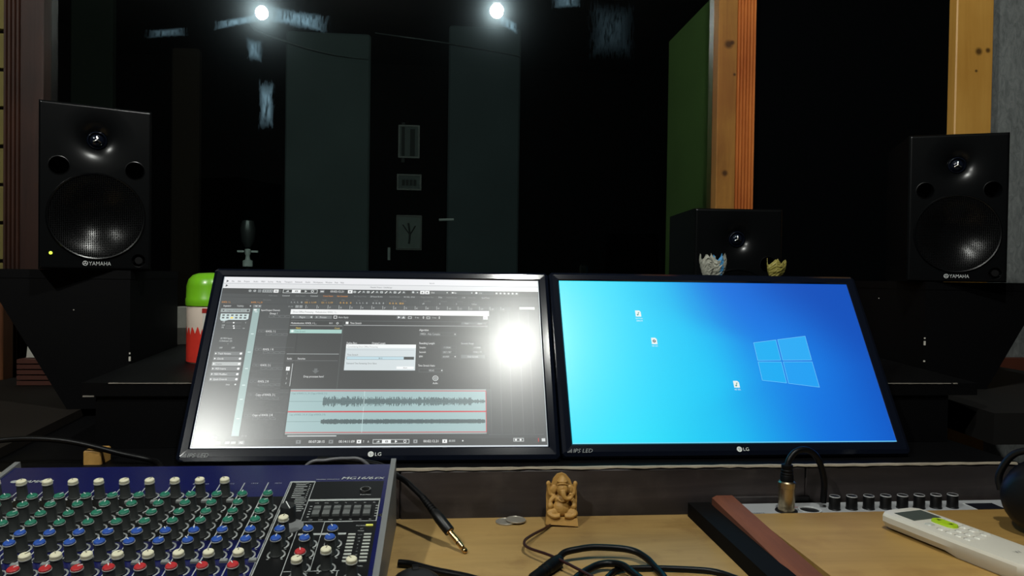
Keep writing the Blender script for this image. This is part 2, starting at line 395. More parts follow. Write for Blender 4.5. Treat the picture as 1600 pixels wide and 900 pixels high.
def booth_wire(name, pts, r, label):
    tag(MB().tube(pts, r, 6).build(name, mat('pale_cable', (70, 74, 76), .5), smooth=60), label, 'cable')
booth_wire('sagging_wire', [(-.90, 3.52, 2.215), (-.866, 3.52, 2.188), (-.793, 3.52, 2.161), (-.705, 3.52, 2.137), (-.617, 3.52, 2.113), (-.498, 3.52, 2.091), (-.36, 3.52, 2.08)], [.001, .006, .007, .006, .004, .002, .001], 'pale wire sagging behind the glass beside the left bulb reflection')
booth_wire('taut_wire', [(-.33, 3.52, 2.205), (-.291, 3.52, 2.2), (-.049, 3.52, 2.177), (.135, 3.52, 2.155), (.32, 3.52, 2.13), (.36, 3.52, 2.12)], .003, 'very thin taut wire behind the glass below the right bulb reflection')
# microphone clip on a thin stand in the booth
t = thing('microphone_stand', 'thin stand with a silver wing-nut clip in the dark booth', 'microphone stand', (-.62, 2.42, 0))
MB().lathe([(.12, 0), (.12, .012), (.02, .03), (.001, .03)], 20).build('base', M_['black'], t, 40)
MB().tube([(0, 0, .01), (0, 0, 1.09)], .006, 8, sub=1).build('pole', mat('stand_pole', (60, 60, 60), .35, metal=.8), t, 50)
MB().lathe([(.016, 1.09), (.016, 1.108), (.008, 1.112), (.006, 1.125), (.009, 1.13), (.009, 1.145), (.001, 1.147)], 12).build('collar', M_['silver'], t, 40)
MB().box((-.032, -.004, 1.135), (-.011, .004, 1.141)).box((.011, -.004, 1.135), (.032, .004, 1.141)).build('wing_nut', M_['silver'], t)
MB().lathe([(.008, 1.15), (.02, 1.17), (.024, 1.21), (.018, 1.235), (.001, 1.24)], 14).build('clip', mat('clip_metal', (70, 70, 72), .35, metal=.6), t, 50)

# ------------------------------------------------------------------ bulbs (hang behind and above the camera, seen as reflections)
for key, lab in (('near', 'bright white bulb mirrored in the glass above the paired screens'), ('left', 'bright white bulb mirrored in the glass at upper left')):
    x, y, z = BULB_POS[key]
    t = thing('light_bulb', lab, 'light bulb', (x, y, z), 0, 'bare bulbs under the ceiling')
    gm = NT('lit_bulb_'+key); gm.b.inputs['Base Color'].default_value = (.8, .8, .8, 1)
    gm.b.inputs['Emission Color'].default_value = (.98, 1.0, .94, 1); gm.b.inputs['Emission Strength'].default_value = BULB[key]
    MB().ell((0, 0, 0), (.031, .031, .034), 20, 14).build('globe', gm.m, t, 180)
    MB().lathe([(.001, .034), (.019, .034), (.022, .06), (.022, .10), (.012, .105), (.001, .105)], 16).build('socket', M_['black'], t, 40)
    MB().tube([(0, 0, .1), (0, 0, 2.75-z)], .004, 8, sub=1).build('cord', M_['cable'], t, 60)

# ------------------------------------------------------------------ desk
DZ = .751; RY_ = .965; RZ_ = .817
t = thing('desk', 'plywood desk with a dark stained riser board and black upper deck', 'desk')
MB().box((-1.15, .42, DZ-.02), (1.15, 1.0, DZ)).build('tabletop', M_['ply'], t)
for x0, x1 in ((-1.0, -.0525), (-.0515, .5), (.501, .815)):
    MB().rbox((x0, RY_, DZ), (x1, RY_+.02, RZ_-.0035), .0015).build('riser_board', M_['riser'], t)
st = MB(); random.seed(3); xs = [-1.0+i*.012 for i in range(152)]
vs = []; fs = []
for i, x in enumerate(xs):
    d = random.uniform(-.0007, .0007); h = random.uniform(-.0006, .0004)
    vs += [(x, RY_-.001+d, RZ_-.0022+h*1.6), (x, RY_-.0005+d, RZ_+h*.3), (x, RY_+.0035+d*2, RZ_+.0003)]
    if i: b = 3*i; fs += [(b-3, b, b+1, b-2), (b-2, b+1, b+2, b-1)]
st.add(vs, fs).build('worn_edge', M_['edge'], t)
MB().box((-1.0, RY_+.001, RZ_-.018), (.815, 1.72, RZ_)).build('upper_deck', M_['black_wood'], t)
MB().rbox((.385, RY_-.004, DZ), (.505, RY_, DZ+.024), .001).build('cleat', M_['riser'], t)
for x in (-1.05, 1.05):
    for y in (.5, 1.6): MB().box((x-.03, y-.03, 0), (x+.03, y+.03, DZ-.02 if y < 1 else RZ_-.018)).build('leg', M_['black_wood'], t)
MB().box((-1.08, 1.0, RZ_-.06), (1.08, 1.03, RZ_-.018)).build('rail', M_['black_wood'], t)
# raised black platform behind the screens: slab on a box
PZ = .911
t = thing('platform', 'low black platform behind the two screens with chipped edges', 'shelf', (0, 0, RZ_+.0004))
def plat(x0f, x1f, x0b, x1b, y0, y1, z0, z1):
    return MB().add([(x0f,y0,z0),(x1f,y0,z0),(x1b,y1,z0),(x0b,y1,z0),(x0f,y0,z1),(x1f,y0,z1),(x1b,y1,z1),(x0b,y1,z1)], [(0,3,2,1),(4,5,6,7),(0,1,5,4),(1,2,6,5),(2,3,7,6),(3,0,4,7)])
plat(-.505, .845, -.572, .955, 1.088, 1.72, PZ-RZ_-.019, PZ-RZ_).build('top_slab', M_['black_wood'], t)
plat(-.488, .80, -.50, .86, 1.093, 1.70, 0, PZ-RZ_-.019).build('box', M_['black_wood'], t)
ch = MB()
for i in range(46):
    x = random.uniform(-.50, .84); l = random.uniform(.002, .014)
    ch.box((x, 1.0868, PZ-RZ_-.0012), (x+l, 1.0905, PZ-RZ_+.0002))
ch.box((-.503, 1.0868, PZ-RZ_-.0198), (-.488, 1.0885, PZ-RZ_-.0178)); ch.box((-.46, 1.087, PZ-RZ_-.001), (-.33, 1.0885, PZ-RZ_+.0002)); ch.box((.68, 1.087, PZ-RZ_-.001), (.80, 1.0885, PZ-RZ_+.0002))
ch.build('edge_chips', mat('bare_wood_chips', (112, 106, 98), .8), t)

# side ledges beyond the platform
tag(plat(-.93, -.585, -1.0, -.66, 1.03, 1.72, RZ_+.0005, RZ_+.014).build('side_ledge', mat('dim_brown_board', (26, 22, 19), .7, spec=.15, var=.3)), 'dim brown ledge under the left speaker stand', 'ledge', 'side ledges')
tag(plat(.86, 1.35, .95, 1.35, 1.07, 1.72, RZ_+.0005, RZ_+.05).build('side_ledge', mat('dim_grey_board', (20, 19, 18), .7, spec=.15, var=.3)), 'dark ledge under the right speaker stand', 'ledge', 'side ledges')

# ------------------------------------------------------------------ speaker stands
def stand(poly, y0, y1, loc, rz, label, inner):
    t = thing('speaker_stand', label, 'speaker stand', loc, math.radians(rz), 'tapered black stands')
    z1 = max(p[1] for p in poly)
    MB().prism(poly, y0, y1).build('body', M_['black_wood'], t)
    xs = [p[0] for p in poly if p[1] == z1]
    MB().box((min(xs)-.001, y0-.001, z1-.014), (max(xs)+.001, y1+.001, z1+.001)).build('top_board', M_['black_wood'], t)
    c = MB(); c.box((inner-.0015, y0-.0012, .082), (inner+.0015, y0+.001, .090)); c.box((inner-.001, y0-.0012, .094), (inner+.001, y0+.001, .097)); c.box((inner-.0015, y0-.0012, .05), (inner+.0012, y0+.001, .053))
    c.box((inner-.09, y0-.0012, .17), (inner-.0885, y0-.0008, .1715))
    c.build('paint_chips', mat('bare_chip', (180, 176, 166), .8), t)
z0 = RZ_+.0145; H_ = 1.070-z0
stand([(-.235, H_), (0, H_), (0, 0), (-.10, 0)], 0, .31, (-.540, 1.335, z0), 5, 'black tapered stand under the speaker with the lit lamp', 0)
z0r = RZ_+.0505; H_ = 1.070-z0r
stand([(0, H_), (.232, H_), (.12, 0), (0, 0)], 0, .31, (.919, 1.325, z0r), -6, 'black tapered stand under the right speaker by grey wall', 0)

# ------------------------------------------------------------------ studio speakers
SW, SD, SH = .168, .205, .279
def make_speaker():
    t = thing('studio_speaker', '', 'speaker', group='matching black studio speakers')
    sp = M_['speaker_plastic']; c = MB(); e = .004
    c.box((-SW/2, .0036, 0), (SW/2, SD, SH)); del c.f[2]; del c.mi[2]; del c.col[2]; c.build('cabinet', sp, t)     # open at the front, closed by the moulded baffle
    # moulded front with wave guide dish, two port wells and a shallow round seat
    nx, nz = 112, 186; tw = (0, SH-.058); wf = (0, SH-.188); ports = ((-.0555, SH-.106), (.0575, SH-.106)); kn = (.064, .017)
    def dep(x, z):
        y = 0.0
        d = math.hypot(x-tw[0], z-tw[1])
        if d < .058: y = max(0, .0115*math.exp(-max(0, d-.0145)/.013)-.0004)
        if d < .0142: y = .014
        for p in ports:
            if math.hypot(x-p[0], z-p[1]) < .0142: y = .045
        d = math.hypot(x-wf[0], z-wf[1])
        if d < .073: y = max(y, .022)
        d = math.hypot(x-kn[0], z-kn[1])
        if d < .0105: y = .008
        ex = min(SW/2-abs(x), z, SH-z)
        if ex < e: y += (e-ex)**2/e*.9
        return y
    vs = [(-SW/2+SW*i/nx, dep(-SW/2+SW*i/nx, SH*j/nz), SH*j/nz) for j in range(nz+1) for i in range(nx+1)]
    fs = [(j*(nx+1)+i, j*(nx+1)+i+1, (j+1)*(nx+1)+i+1, (j+1)*(nx+1)+i) for j in range(nz) for i in range(nx)]
    MB().add(vs, fs).build('front_baffle', sp, t, 35)
    A = Matrix(((1,0,0,0),(0,0,-1,0),(0,1,0,0),(0,0,0,1)))     # lathe z axis -> out of the front (-y)
    for p in ports:
        MB().lathe([(.0138, -.04), (.0142, -.002), (.0150, .0006), (.0162, .0003), (.0165, -.002)], 28, 0, T(p[0], 0, p[1]) @ A, False).build('port', sp, t, 60)
    tw_ = MB().lathe([(.0118, -.013), (.0135, -.0075), (.0152, -.0085), (.0156, -.0125)], 32, 0, T(tw[0], 0, tw[1]) @ A, False).build('tweeter_ring', M_['gloss_black'], t, 60)
    MB().lathe([(.0119, -.0135), (.0112, -.011), (.0085, -.0075), (.005, -.0058), (.0001, -.0052)], 24, 0, T(tw[0], 0, tw[1]) @ A).build('tweeter_dome', M_['gloss_black'], tw_, 80)
    ph = MB()
    for a in (90, 210, 330):
        r = math.radians(a); d = Vector((math.cos(r), 0, math.sin(r))); c0 = Vector((tw[0], -.0 + .0035, tw[1]))
        ph.tube([c0+Vector((0, -.0005, 0)), c0+d*.003, c0+d*.0065+Vector((0, .001, 0))], .0011, 6, sub=2)
    ph.build('tweeter_guard', M_['chrome'], tw_, 60)
    prof = [(.0745, -.004), (.0742, .0016), (.0725, .0030), (.0705, .0022), (.0695, -.001)]
    MB().lathe(prof, 64, 0, T(wf[0], 0, wf[1]) @ A, False).build('woofer_ring', sp, t, 50)
    prof = [(.0700, .0012), (.0670, .0006), (.060, -.0012), (.052, -.0042), (.044, -.0075), (.036, -.0112), (.028, -.0143), (.020, -.0166), (.012, -.0181), (.0001, -.0188)]
    MB().lathe(prof, 64, 0, T(wf[0], 0, wf[1]) @ A, False).build('woofer_grille', M_['grille'], t, 80)
    k = MB().lathe([(.0001, .001), (.006, .001), (.0066, 0), (.0066, -.009)], 18, 0, T(kn[0], 0, kn[1]) @ A).build('level_knob', M_['black'], t, 50)
    MB().lathe([(.0104, -.008), (.0108, .0002), (.0116, .0004), (.0118, -.002)], 24, 0, T(kn[0], 0, kn[1]) @ A, False).build('knob_well', sp, t, 60)
    lg = MB().text('YAMAHA', (-.0115, -.0004, .0075), (1,0,0), (0,0,1), .0066, width=.0330)
    cx, cz = -.0168, .0108
    for i in range(28):
        a0, a1 = 2*math.pi*i/28, 2*math.pi*(i+1)/28
        lg.add([(cx+r*math.cos(a), -.0004, cz+r*math.sin(a)) for a in (a0, a1) for r in (.0030, .0042)], [(0, 1, 3, 2)])
    for a in (90, 210, 330):
        r = math.radians(a); d = Vector((math.cos(r), math.sin(r))); q = Vector((-d.y, d.x))*.0007
        lg.add([(cx+v.x, -.0004, cz+v.y) for v in (q, -q, d*.0034-q, d*.0034+q)], [(0, 1, 2, 3)])
    tag(lg.build('maker_logo', M_['silver'], t), 'silver lettering and round emblem')
    return t
spk = make_speaker()
Rsp = copy_tree(spk); Csp = copy_tree(spk)
spk.location = (-.5875, 1.3165, 1.0715); spk.rotation_euler = (0, 0, math.radians(26)); spk['label'] = 'black studio speaker with a glowing green lamp beside the dark brown post'
Rsp.location = (.966, 1.306, 1.0715); Rsp.rotation_euler = (0, 0, math.radians(-22)); Rsp['label'] = 'black studio speaker in front of the pale pine post'
Csp.location = (.562, 1.360, .9262); Csp.rotation_euler = (0, 0, math.radians(-4)); Csp['label'] = 'black studio speaker half hidden behind the blue screen'
led = MB().ell((-.0665, -.0008, .027), (.0027, .0018, .0027), 12, 8).build('power_lamp', mat('green_lamp', (150, 190, 60), .4, emit=(205, 232, 70), es=1.6), spk, 180)
led['label'] = 'glowing yellow-green lamp'
tag(MB().rbox((.475, 1.365, PZ+.0003), (.65, 1.57, .9258), .003).build('foam_pad', M_['dark_void']), 'black foam pad under the half hidden speaker', 'foam pad')

# ------------------------------------------------------------------ the two flat screens
MW, MH = .4766, .2681; LEAN = 32.3
BS, BT, BBm = .0165, .0150, .0195
zc = MH/2+BBm
def make_monitor(label, C):
    a = math.radians(LEAN); up = Vector((0, math.sin(a), math.cos(a)))
    t = thing('monitor', label, 'monitor', Vector(C)-up*zc); t.rotation_euler = (-a, 0, 0)
    t['group'] = 'two matching flat screens'
    # frame swept round the panel
    def ring(k, y):     # k = 0..1 outward
        x = MW/2+BS*k; zt = zc+MH/2+BT*k; zb = BBm*(1-k) if y < .01 else .0125; c = .0045 if k > .9 else (.001 if k > .5 else 0.0)
        return [(-x+c,y,zb),(x-c,y,zb),(x,y,zb+c),(x,y,zt-c),(x-c,y,zt),(-x+c,y,zt),(-x,y,zt-c),(-x,y,zb+c)]
    prof = [(0, .0012), (.0, -.0012), (.10, -.0030), (.62, -.0036), (.92, -.0012), (1.0, .0030), (1.0, .018), (.93, .022)]
    vs = []; fs = []
    for k, y in prof: vs += ring(k, y)
    for j in range(len(prof)-1):
        for i in range(8):
            b = j*8; fs.append((b+i, b+(i+1) % 8, b+8+(i+1) % 8, b+8+i))
    fs.append(tuple(range(len(prof)*8-8, len(prof)*8)))
    MB().add(vs, fs).build('bezel', M_['gloss_black'], t)
    MB().add([(-.19,.0215,.12),(.19,.0215,.12),(.19,.0215,.28),(-.19,.0215,.28),(-.13,.045,.15),(.13,.045,.15),(.13,.045,.25),(-.13,.045,.25)], [(4,5,6,7)[::-1],(0,1,5,4)[::-1],(1,2,6,5)[::-1],(2,3,7,6)[::-1],(3,0,4,7)[::-1],(0,1,2,3)]).build('back_housing', M_['black'], t)
    lg = MB()
    # maker mark in the middle, panel type mark at the left corner
    lg.text('LG', (.0036, -.0040, .0068), (1,0,0), (0,0,1), .0048, width=.0092)
    for (cx, cz, r) in ((-.0015, .0092, .0039),):
        n = 28; lg.add([(cx+r*math.cos(2*math.pi*i/n), -.0040, cz+r*math.sin(2*math.pi*i/n)) for i in range(n)], [tuple(range(n))])
    tag(lg.build('maker_logo', M_['white_print'], t), 'white lettering and round emblem')
    l2 = MB()
    l2.box((-.0022, -.00415, .0074), (-.0017, -.0041, .0110)); l2.box((-.0017, -.00415, .0074), (-.0006, -.0041, .0079)); l2.box((-.0004, -.00415, .0089), (.0016, -.0041, .0094)); l2.box((-.0036, -.00415, .0098), (-.0031, -.0041, .0103))
    l2.build('logo_face', M_['black'], t)
    l3 = MB().text('IPS LED', (-MW/2-.001, -.0040, .0062), (1,0,0), (0,0,1), .0056, width=.0275, slant=.25)
    for i in range(4): l3.box((-MW/2-.0085+i*.0018, -.00405, .0062), (-MW/2-.0075+i*.0018, -.0040, .0075+i*.0013))
    l3.build('panel_mark', M_['grey_print'], t)
    return t
def upt(x, y, layer=0): return ((x-960)/1920*MW, -.00015-layer*.00007, zc+(540-y)/1080*MH)
class UI(MB):
    def r(s, x0, y0, x1, y1, c, layer=1):
        return s.add([upt(x0,y1,layer), upt(x1,y1,layer), upt(x1,y0,layer), upt(x0,y0,layer)], [(0,1,2,3)], 0, lin(c))
    def fr(s, x0, y0, x1, y1, c, w=2, layer=2):
        s.r(x0,y0,x1,y0+w,c,layer); s.r(x0,y1-w,x1,y1,c,layer); s.r(x0,y0,x0+w,y1,c,layer); s.r(x1-w,y0,x1,y1,c,layer)
    def q(s, pts, c, layer=1): return s.add([upt(x,y,layer) for x,y in pts], [tuple(range(len(pts)-1,-1,-1))], 0, lin(c))
    def t(s, st, x, y, h, c, layer=3, align='l', width=None):      # y = middle of capitals in px, h in px
        k = MW/1920; h *= .95
        return s.text(st, upt(x, y+h/2, layer), (1,0,0), (0,0,1), h*k, width*k if width else None, 0, lin(c), align, 0, .72)
    def disc(s, x, y, r, c, layer=2, n=16): return s.q([(x+r*math.cos(-2*math.pi*i/n), y-r*math.sin(-2*math.pi*i/n)) for i in range(n)], c, layer)

ML = make_monitor('left flat screen showing dark audio editing software', (-.091, 1.073, .95))
ML.rotation_euler.z = math.radians(-.6)
MR = make_monitor('right flat screen showing a bright blue desktop picture', (.421, 1.079, .951))

# left picture: audio software
G0, G1, G2, WH, TX = (58, 62, 64), (44, 47, 49), (72, 77, 79), (238, 240, 240), (205, 210, 210)
u = UI(); u.r(0, 0, 1920, 1080, G0, 0)
u.r(0, 0, 1920, 46, (232, 233, 236)); u.r(0, 46, 1920, 80, (222, 224, 226)); u.r(0, 44, 1920, 47, (170, 174, 178), 2)
for x, st in ((48,'File'),(84,'Edit'),(120,'Project'),(176,'Audio'),(222,'MIDI'),(262,'Scores'),(312,'Media'),(360,'Transport'),(424,'Network'),(486,'Studio'),(532,'Workspaces'),(606,'Window'),(662,'Hub'),(696,'Help')): u.t(st, x, 31, 12, (96, 98, 100))
for y in (30, 62): u.q([(18, y-9), (18, y+9), (32, y)], (60, 64, 68), 2)
u.t('Nuendo Project - Untitled.npr', 880, 62, 11, (90, 92, 94)); u.t('Nuendo', 1240, 28, 10, (120, 122, 124))
# toolbar
u.r(0, 80, 1920, 118, G1)
for x0, x1, c in ((155,178,G2),(182,206,G2),(212,232,(120,125,127)),(238,300,(150,155,156)),(305,334,WH),(338,350,G2)): u.r(x0, 86, x1, 108, c, 2)
for x in (166, 194): u.disc(x, 97, 7, TX, 3); u.disc(x, 97, 4, G2, 4)
for i in range(4): u.disc(250+i*14, 97, 4, (60, 64, 66), 3)
u.r(312, 95, 328, 100, G1, 3)
u.fr(360, 83, 565, 110, TX, 3); u.r(413, 86, 465, 107, WH, 2); u.q([(376,101),(392,90),(396,101)], TX, 3); u.fr(432, 91, 448, 102, G1, 3, 3); u.q([(490,88),(490,105),(504,96)], TX, 3); u.disc(535, 96, 9, TX, 3); u.disc(535, 96, 5, G1, 4)
u.r(580, 86, 606, 106, (120, 124, 126), 2); u.r(584, 94, 602, 99, WH, 3)
u.t('00:02:12.21', 642, 95, 15, WH, width=84)
u.r(747, 84, 775, 107, WH, 2); u.q([(756,90),(756,102),(768,96)], G1, 3)
for i in range(12):
    x = 788+i*27; u.r(x-11, 85, x+12, 107, G2, 2)
    if i % 3 == 0: u.fr(x-7, 90, x+8, 103, TX, 4, 3)
    elif i % 3 == 1: u.q([(x-8,103),(x+6,88),(x+9,92),(x-4,105)], WH, 3)
    else: u.q([(x-8,102),(x,88),(x+8,102),(x,98)], TX, 3)
u.r(1128, 84, 1180, 106, G2, 2); u.disc(1142, 94, 7, TX, 3); u.disc(1168, 95, 4, TX, 3)
for x0 in (1185, 1215): u.r(x0, 83, x0+27, 106, WH, 2); u.q([(x0+5,100),(x0+13,89),(x0+21,100)], G2, 3)
u.r(1246, 84, 1362, 106, G2, 2); u.t('Grid', 1252, 95, 11, WH); u.disc(1350, 94, 4, TX, 3)
u.r(1368, 84, 1512, 106, G2, 2); u.r(1378, 90, 1390, 99, WH, 3); u.t('Bar', 1394, 95, 11, WH); u.disc(1502, 94, 4, TX, 3)
u.r(1516, 84, 1640, 106, G2, 2); u.disc(1530, 94, 7, WH, 3); u.t('1/16', 1546, 95, 11, TX)
for i in range(6): u.r(1646+i*25, 87, 1664+i*25, 103, (130, 134, 135), 2); u.disc(1655+i*25, 95, 5, WH, 3)
# status and info lines
for x, st, c in ((280,'Audio Inputs',(120,124,124)),(360,'Connected',TX),(438,'Audio Outputs',(120,124,124)),(526,'Connected',TX),(602,'Control Room',(232,142,40)),(685,'Not Connected',(240,150,36)),(786,'Max. Record Time',(120,124,124)),(884,'234 hours 36 mins',TX),(1000,'Record Format',(130,134,134)),(1086,'44.1 kHz - 24 bit',TX),(1190,'Project Frame Rate',(130,134,134)),(1296,'24 fps',TX),(1346,'Project Pan Law',(130,134,134)),(1440,'-3 dB',TX),(1476,'Volume Max',(130,134,134)),(1562,'Equal Power',TX)): u.t(st, x, 128, 10, c)
u.r(0, 141, 1920, 143, G1, 2); u.t('KHOL 1 L', 14, 177, 12, (228,150,50)); u.t('KHOL 1 L_01', 184, 177, 12, (228,150,50), width=68); u.t('Description', 252, 159, 10, (110,114,114))
for i, (x, st, hd) in enumerate(((414,'1. 1. 1.  0','Start'),(496,'122. 1. 1.119','End'),(594,'121. 1. 1.119','Length'),(705,'0. 0. 0.  0','Offset'),(801,'1. 1. 1.  0','Snap'),(900,'0. 0. 0.  0','Fade-In'),(1000,'0. 0. 0.  0','Fade-Out'),(1068,'0.00','Volume'),(1200,'off','Invert Phase'),(1304,'0','Transpose'),(1405,'0','Fine-Tune'),(1500,'Follow','Mute'))):
    u.t(st, x, 174, 12, (236,180,70) if i in (1, 2, 3, 6, 7) else TX, width=70 if len(st) > 6 else None); u.t(hd, x+8, 156, 9, (110,114,114)); u.r(x-18, 150, x-16, 182, G2, 2)
u.r(0, 186, 1920, 188, G1, 2)
# tabs, ruler
u.r(14, 192, 196, 214, G1, 2); u.t('Inspector', 28, 203, 12, WH); u.t('Visibility', 106, 203, 12, TX); u.disc(184, 203, 4, TX, 3)
u.r(200, 194, 248, 214, (104,109,110), 2); u.q([(210,200),(218,208),(226,200)], TX, 3); u.q([(232,200),(238,208),(244,200)], TX, 3)
u.t('11 / 11', 404, 204, 10, TX); u.r(446, 194, 466, 212, (140,145,146), 2); u.r(470, 194, 488, 212, (140,145,146), 2)
u.r(500, 190, 1740, 217, (66,70,72))
for i in range(19):
    x = 507+i*65; u.r(x, 192, x+2, 216, TX, 3); u.t(str(1+8*i), x+7, 208, 11, TX)
u.r(1793, 190, 1888, 208, (190,194,194), 2)
# inspector
u.r(18, 222, 186, 246, (150,160,160), 2); u.t('Copy of KHOL 2 L', 50, 234, 12, (40,44,46), width=110); u.q([(26,230),(40,230),(33,240)], G1, 3); u.disc(174, 234, 7, (60,64,66), 3)
u.q([(22,256),(184,256),(184,292),(170,298),(74,298),(50,306),(30,304),(22,292)], (196,214,214), 2)
for j in range(2):
    for i in range(6): u.r(32+i*25, 262+j*17, 46+i*25, 272+j*17, (70,80,80) if (i, j) != (2, 1) else (240,210,60), 3)
for y, l_, k_ in ((316,'Off',105),(338,'0.00',108),(352,'LRL',112)): u.t(l_, 40, y-4, 10, TX); u.r(64, y, 150, y+2, (120,124,124), 3); u.disc(k_, y+1, 5, WH, 4)
u.t('C', 170, 316, 10, TX); u.t('-oo', 160, 352, 10, TX)
u.t('All MIDI Inputs', 46, 420, 11, TX); u.t('12 Embracer (D)', 42, 437, 11, TX); u.t('1', 92, 455, 10, TX); u.t('OFF', 50, 481, 11, TX); u.t('OFF', 118, 481, 11, TX)
for y, st in ((518,'Track Versions'),(550,'Chords'),(583,'Inserts'),(613,'MIDI Inserts'),(647,'MIDI Modifiers'),(678,'Quick Controls')):
    hi = y == 583; u.r(28, y-12, 188, y+12, (104,108,110) if not hi else (170,175,175), 2); u.q([(34,y-6),(34,y+6),(43,y)], WH, 3); u.t(st, 50, y, 12, WH if not hi else (50,54,56)); u.disc(177, y, 7, WH, 3)
u.t('Setup', 124, 710, 10, TX); u.disc(176, 710, 5, TX, 3)
u.t('Track', 30, 1018, 12, TX); u.t('Editor', 100, 1018, 12, TX)
# coloured column and track list
u.r(202, 220, 242, 1012, (146,172,170), 2); u.r(208, 224, 224, 234, WH, 3)
for y in (232, 380, 498, 602, 704, 789, 903): u.r(214, y+8, 230, y+12, (225,240,238), 3)
u.t('Input/Output Channels', 250, 230, 12, WH); u.t('Group 1', 302, 252, 14, WH)
for y, st in ((372,'KHOL 1 L'),(490,'KHOL 1 R'),(590,'KHOL 2 L'),(691,'KHOL 2 R'),(772,'Copy of KHOL 2 L'),(892,'Copy of KHOL 2 R')):
    u.t(st, 296, y, 14, WH); u.r(250, y-14, 470, y-13+1, (92,97,98), 2); u.fr(252, y-6, 270, y+7, (110,115,116), 2); u.fr(272, y-6, 290, y+7, (110,115,116), 2)
    for i in range(4): u.fr(300+i*32, y+14, 328+i*32, y+28, (112,117,118), 2)
for i in range(4): u.fr(300+i*32, 264, 328+i*32, 280, (112,117,118), 2)
u.t('11 / 11', 256, 1012, 10, TX)
u.r(243, 220, 245, 1012, G1, 2); u.r(478, 220, 481, 1012, G1, 2)
# grid lines at the right
for x in (1607, 1666, 1724, 1787, 1845): u.r(x, 225, x+2, 1005, (84,89,90), 1)
# process window
u.r(423, 222, 1606, 735, (40,43,45), 2); u.r(423, 222, 1606, 256, (240,242,242), 3); u.t('Direct Offline Processing - Multiselection: KHOL 1 L...', 436, 240, 12, (110,114,116), 4); u.fr(1585, 228, 1602, 244, (120,124,126), 2, 4)
for x0, x1, st in ((430,560,'Plug-in'),(566,668,'Process')): u.r(x0, 263, x1, 286, (92,97,99), 3); u.t(st, (x0+x1)/2, 275, 13, TX, 4, 'c'); u.q([(x0+10,270),(x0+10,280),(x0+18,275)], TX, 4)
u.q([(540,275),(552,268),(552,282)], TX, 4); u.fr(678, 264, 698, 283, WH, 3, 3); u.t('Auto Apply', 706, 274, 13, TX, 4)
u.r(1050, 260, 1104, 282, (92,97,99), 3); u.q([(1058,263),(1058,279),(1072,271)], WH, 4); u.q([(1080,278),(1092,262),(1100,278)], TX, 4); u.fr(1118, 264, 1140, 280, TX, 3, 3); u.t('0 ms', 1160, 271, 12, TX, 4); u.q([(1205,269),(1215,269),(1210,262)], WH, 4); u.q([(1205,273),(1210,280),(1215,273)], WH, 4)
u.fr(1228, 264, 1250, 280, TX, 3, 3); u.t('0 ms', 1264, 271, 12, TX, 4); u.q([(1300,269),(1310,269),(1305,262)], WH, 4); u.q([(1300,273),(1305,280),(1310,273)], WH, 4); u.r(1570, 259, 1598, 281, WH, 3); u.r(1578, 264, 1581, 276, G1, 4)
u.r(432, 297, 734, 299, (100,105,107), 3); u.r(740, 297, 1598, 299, (100,105,107), 3); u.t('Multiselection: KHOL 1 L...', 434, 316, 13, WH, 4, width=150); u.t('0/11', 656, 315, 12, WH, 4); u.disc(704, 315, 7, TX, 4); u.disc(704, 315, 4, G1, 5)
u.r(430, 331, 734, 333, TX, 3); u.r(742, 326, 1596, 329, (190,195,196), 3); u.r(752, 304, 768, 320, WH, 3); u.t('Time Stretch', 778, 313, 13, WH, 4); u.r(1437, 301, 1588, 316, (96,101,103), 3); u.t('Reset', 1470, 309, 10, TX, 4, 'c'); u.t('Bypass', 1550, 309, 10, TX, 4, 'c')
u.t('Name', 466, 348, 12, (230,200,70), 4); u.t('Count', 690, 348, 12, (220,200,110), 4); u.r(434, 358, 734, 383, (160,200,192), 3); u.disc(448, 370, 8, (225,240,236), 4); u.t('Time Stretch', 462, 371, 12, (90,130,124), 4)
u.r(434, 516, 730, 520, (150,155,156), 3); u.r(735, 297, 741, 735, (60,64,66), 3); u.t('Banks', 440, 548, 12, WH, 4); u.t('Favorites', 500, 548, 12, WH, 4); u.r(438, 560, 728, 562, (110,114,116), 3)
for i in range(4): u.t(str(i+1), 452, 612+i*30, 13, TX if i else (40,43,45), 5, 'c')
u.r(442, 600, 463, 624, WH, 4); u.r(474, 580, 477, 720, TX, 3); u.q([(600,610),(618,610),(618,624),(630,624),(609,642),(588,624),(600,624)], (90,95,97), 3); u.t('Drop processes here!', 545, 660, 13, WH, 4)
u.t('Define Bars', 768, 446, 13, WH, 4); u.t('Original Length', 914, 446, 13, WH, 4)
u.r(767, 454, 1172, 621, (205,215,218), 4); u.r(767, 454, 1172, 478, (238,242,242), 5); u.t('Consolidating Direct Offline Processing', 776, 470, 11, (130,134,136), 6); u.r(772, 489, 1162, 492, (180,190,194), 5); u.t('Time Stretch', 778, 522, 12, (70,76,80), 6)
u.r(776, 533, 1164, 553, (110,130,140), 5); u.r(778, 535, 1104, 551, (186,214,224), 6); u.r(1104, 535, 1162, 551, (34,38,40), 6); u.t('84 %', 960, 544, 11, (40,50,56), 7); u.t('Estimated Time Remaining: Error 56sec', 778, 577, 11, (70,76,80), 6); u.r(1065, 596, 1164, 612, (240,244,244), 5); u.t('Abort', 1115, 604, 10, (80,84,88), 6, 'c')
u.t('Algorithm', 1188, 356, 14, WH, 4); u.t('MPEX - Poly Complex', 1196, 383, 13, TX, 4); u.fr(1190, 372, 1408, 394, (92,97,98), 2, 3); u.disc(1400, 383, 4, WH, 4)
u.t('Resulting Length', 1190, 444, 14, WH, 4); u.t('Seconds Range', 1436, 444, 13, TX, 4)
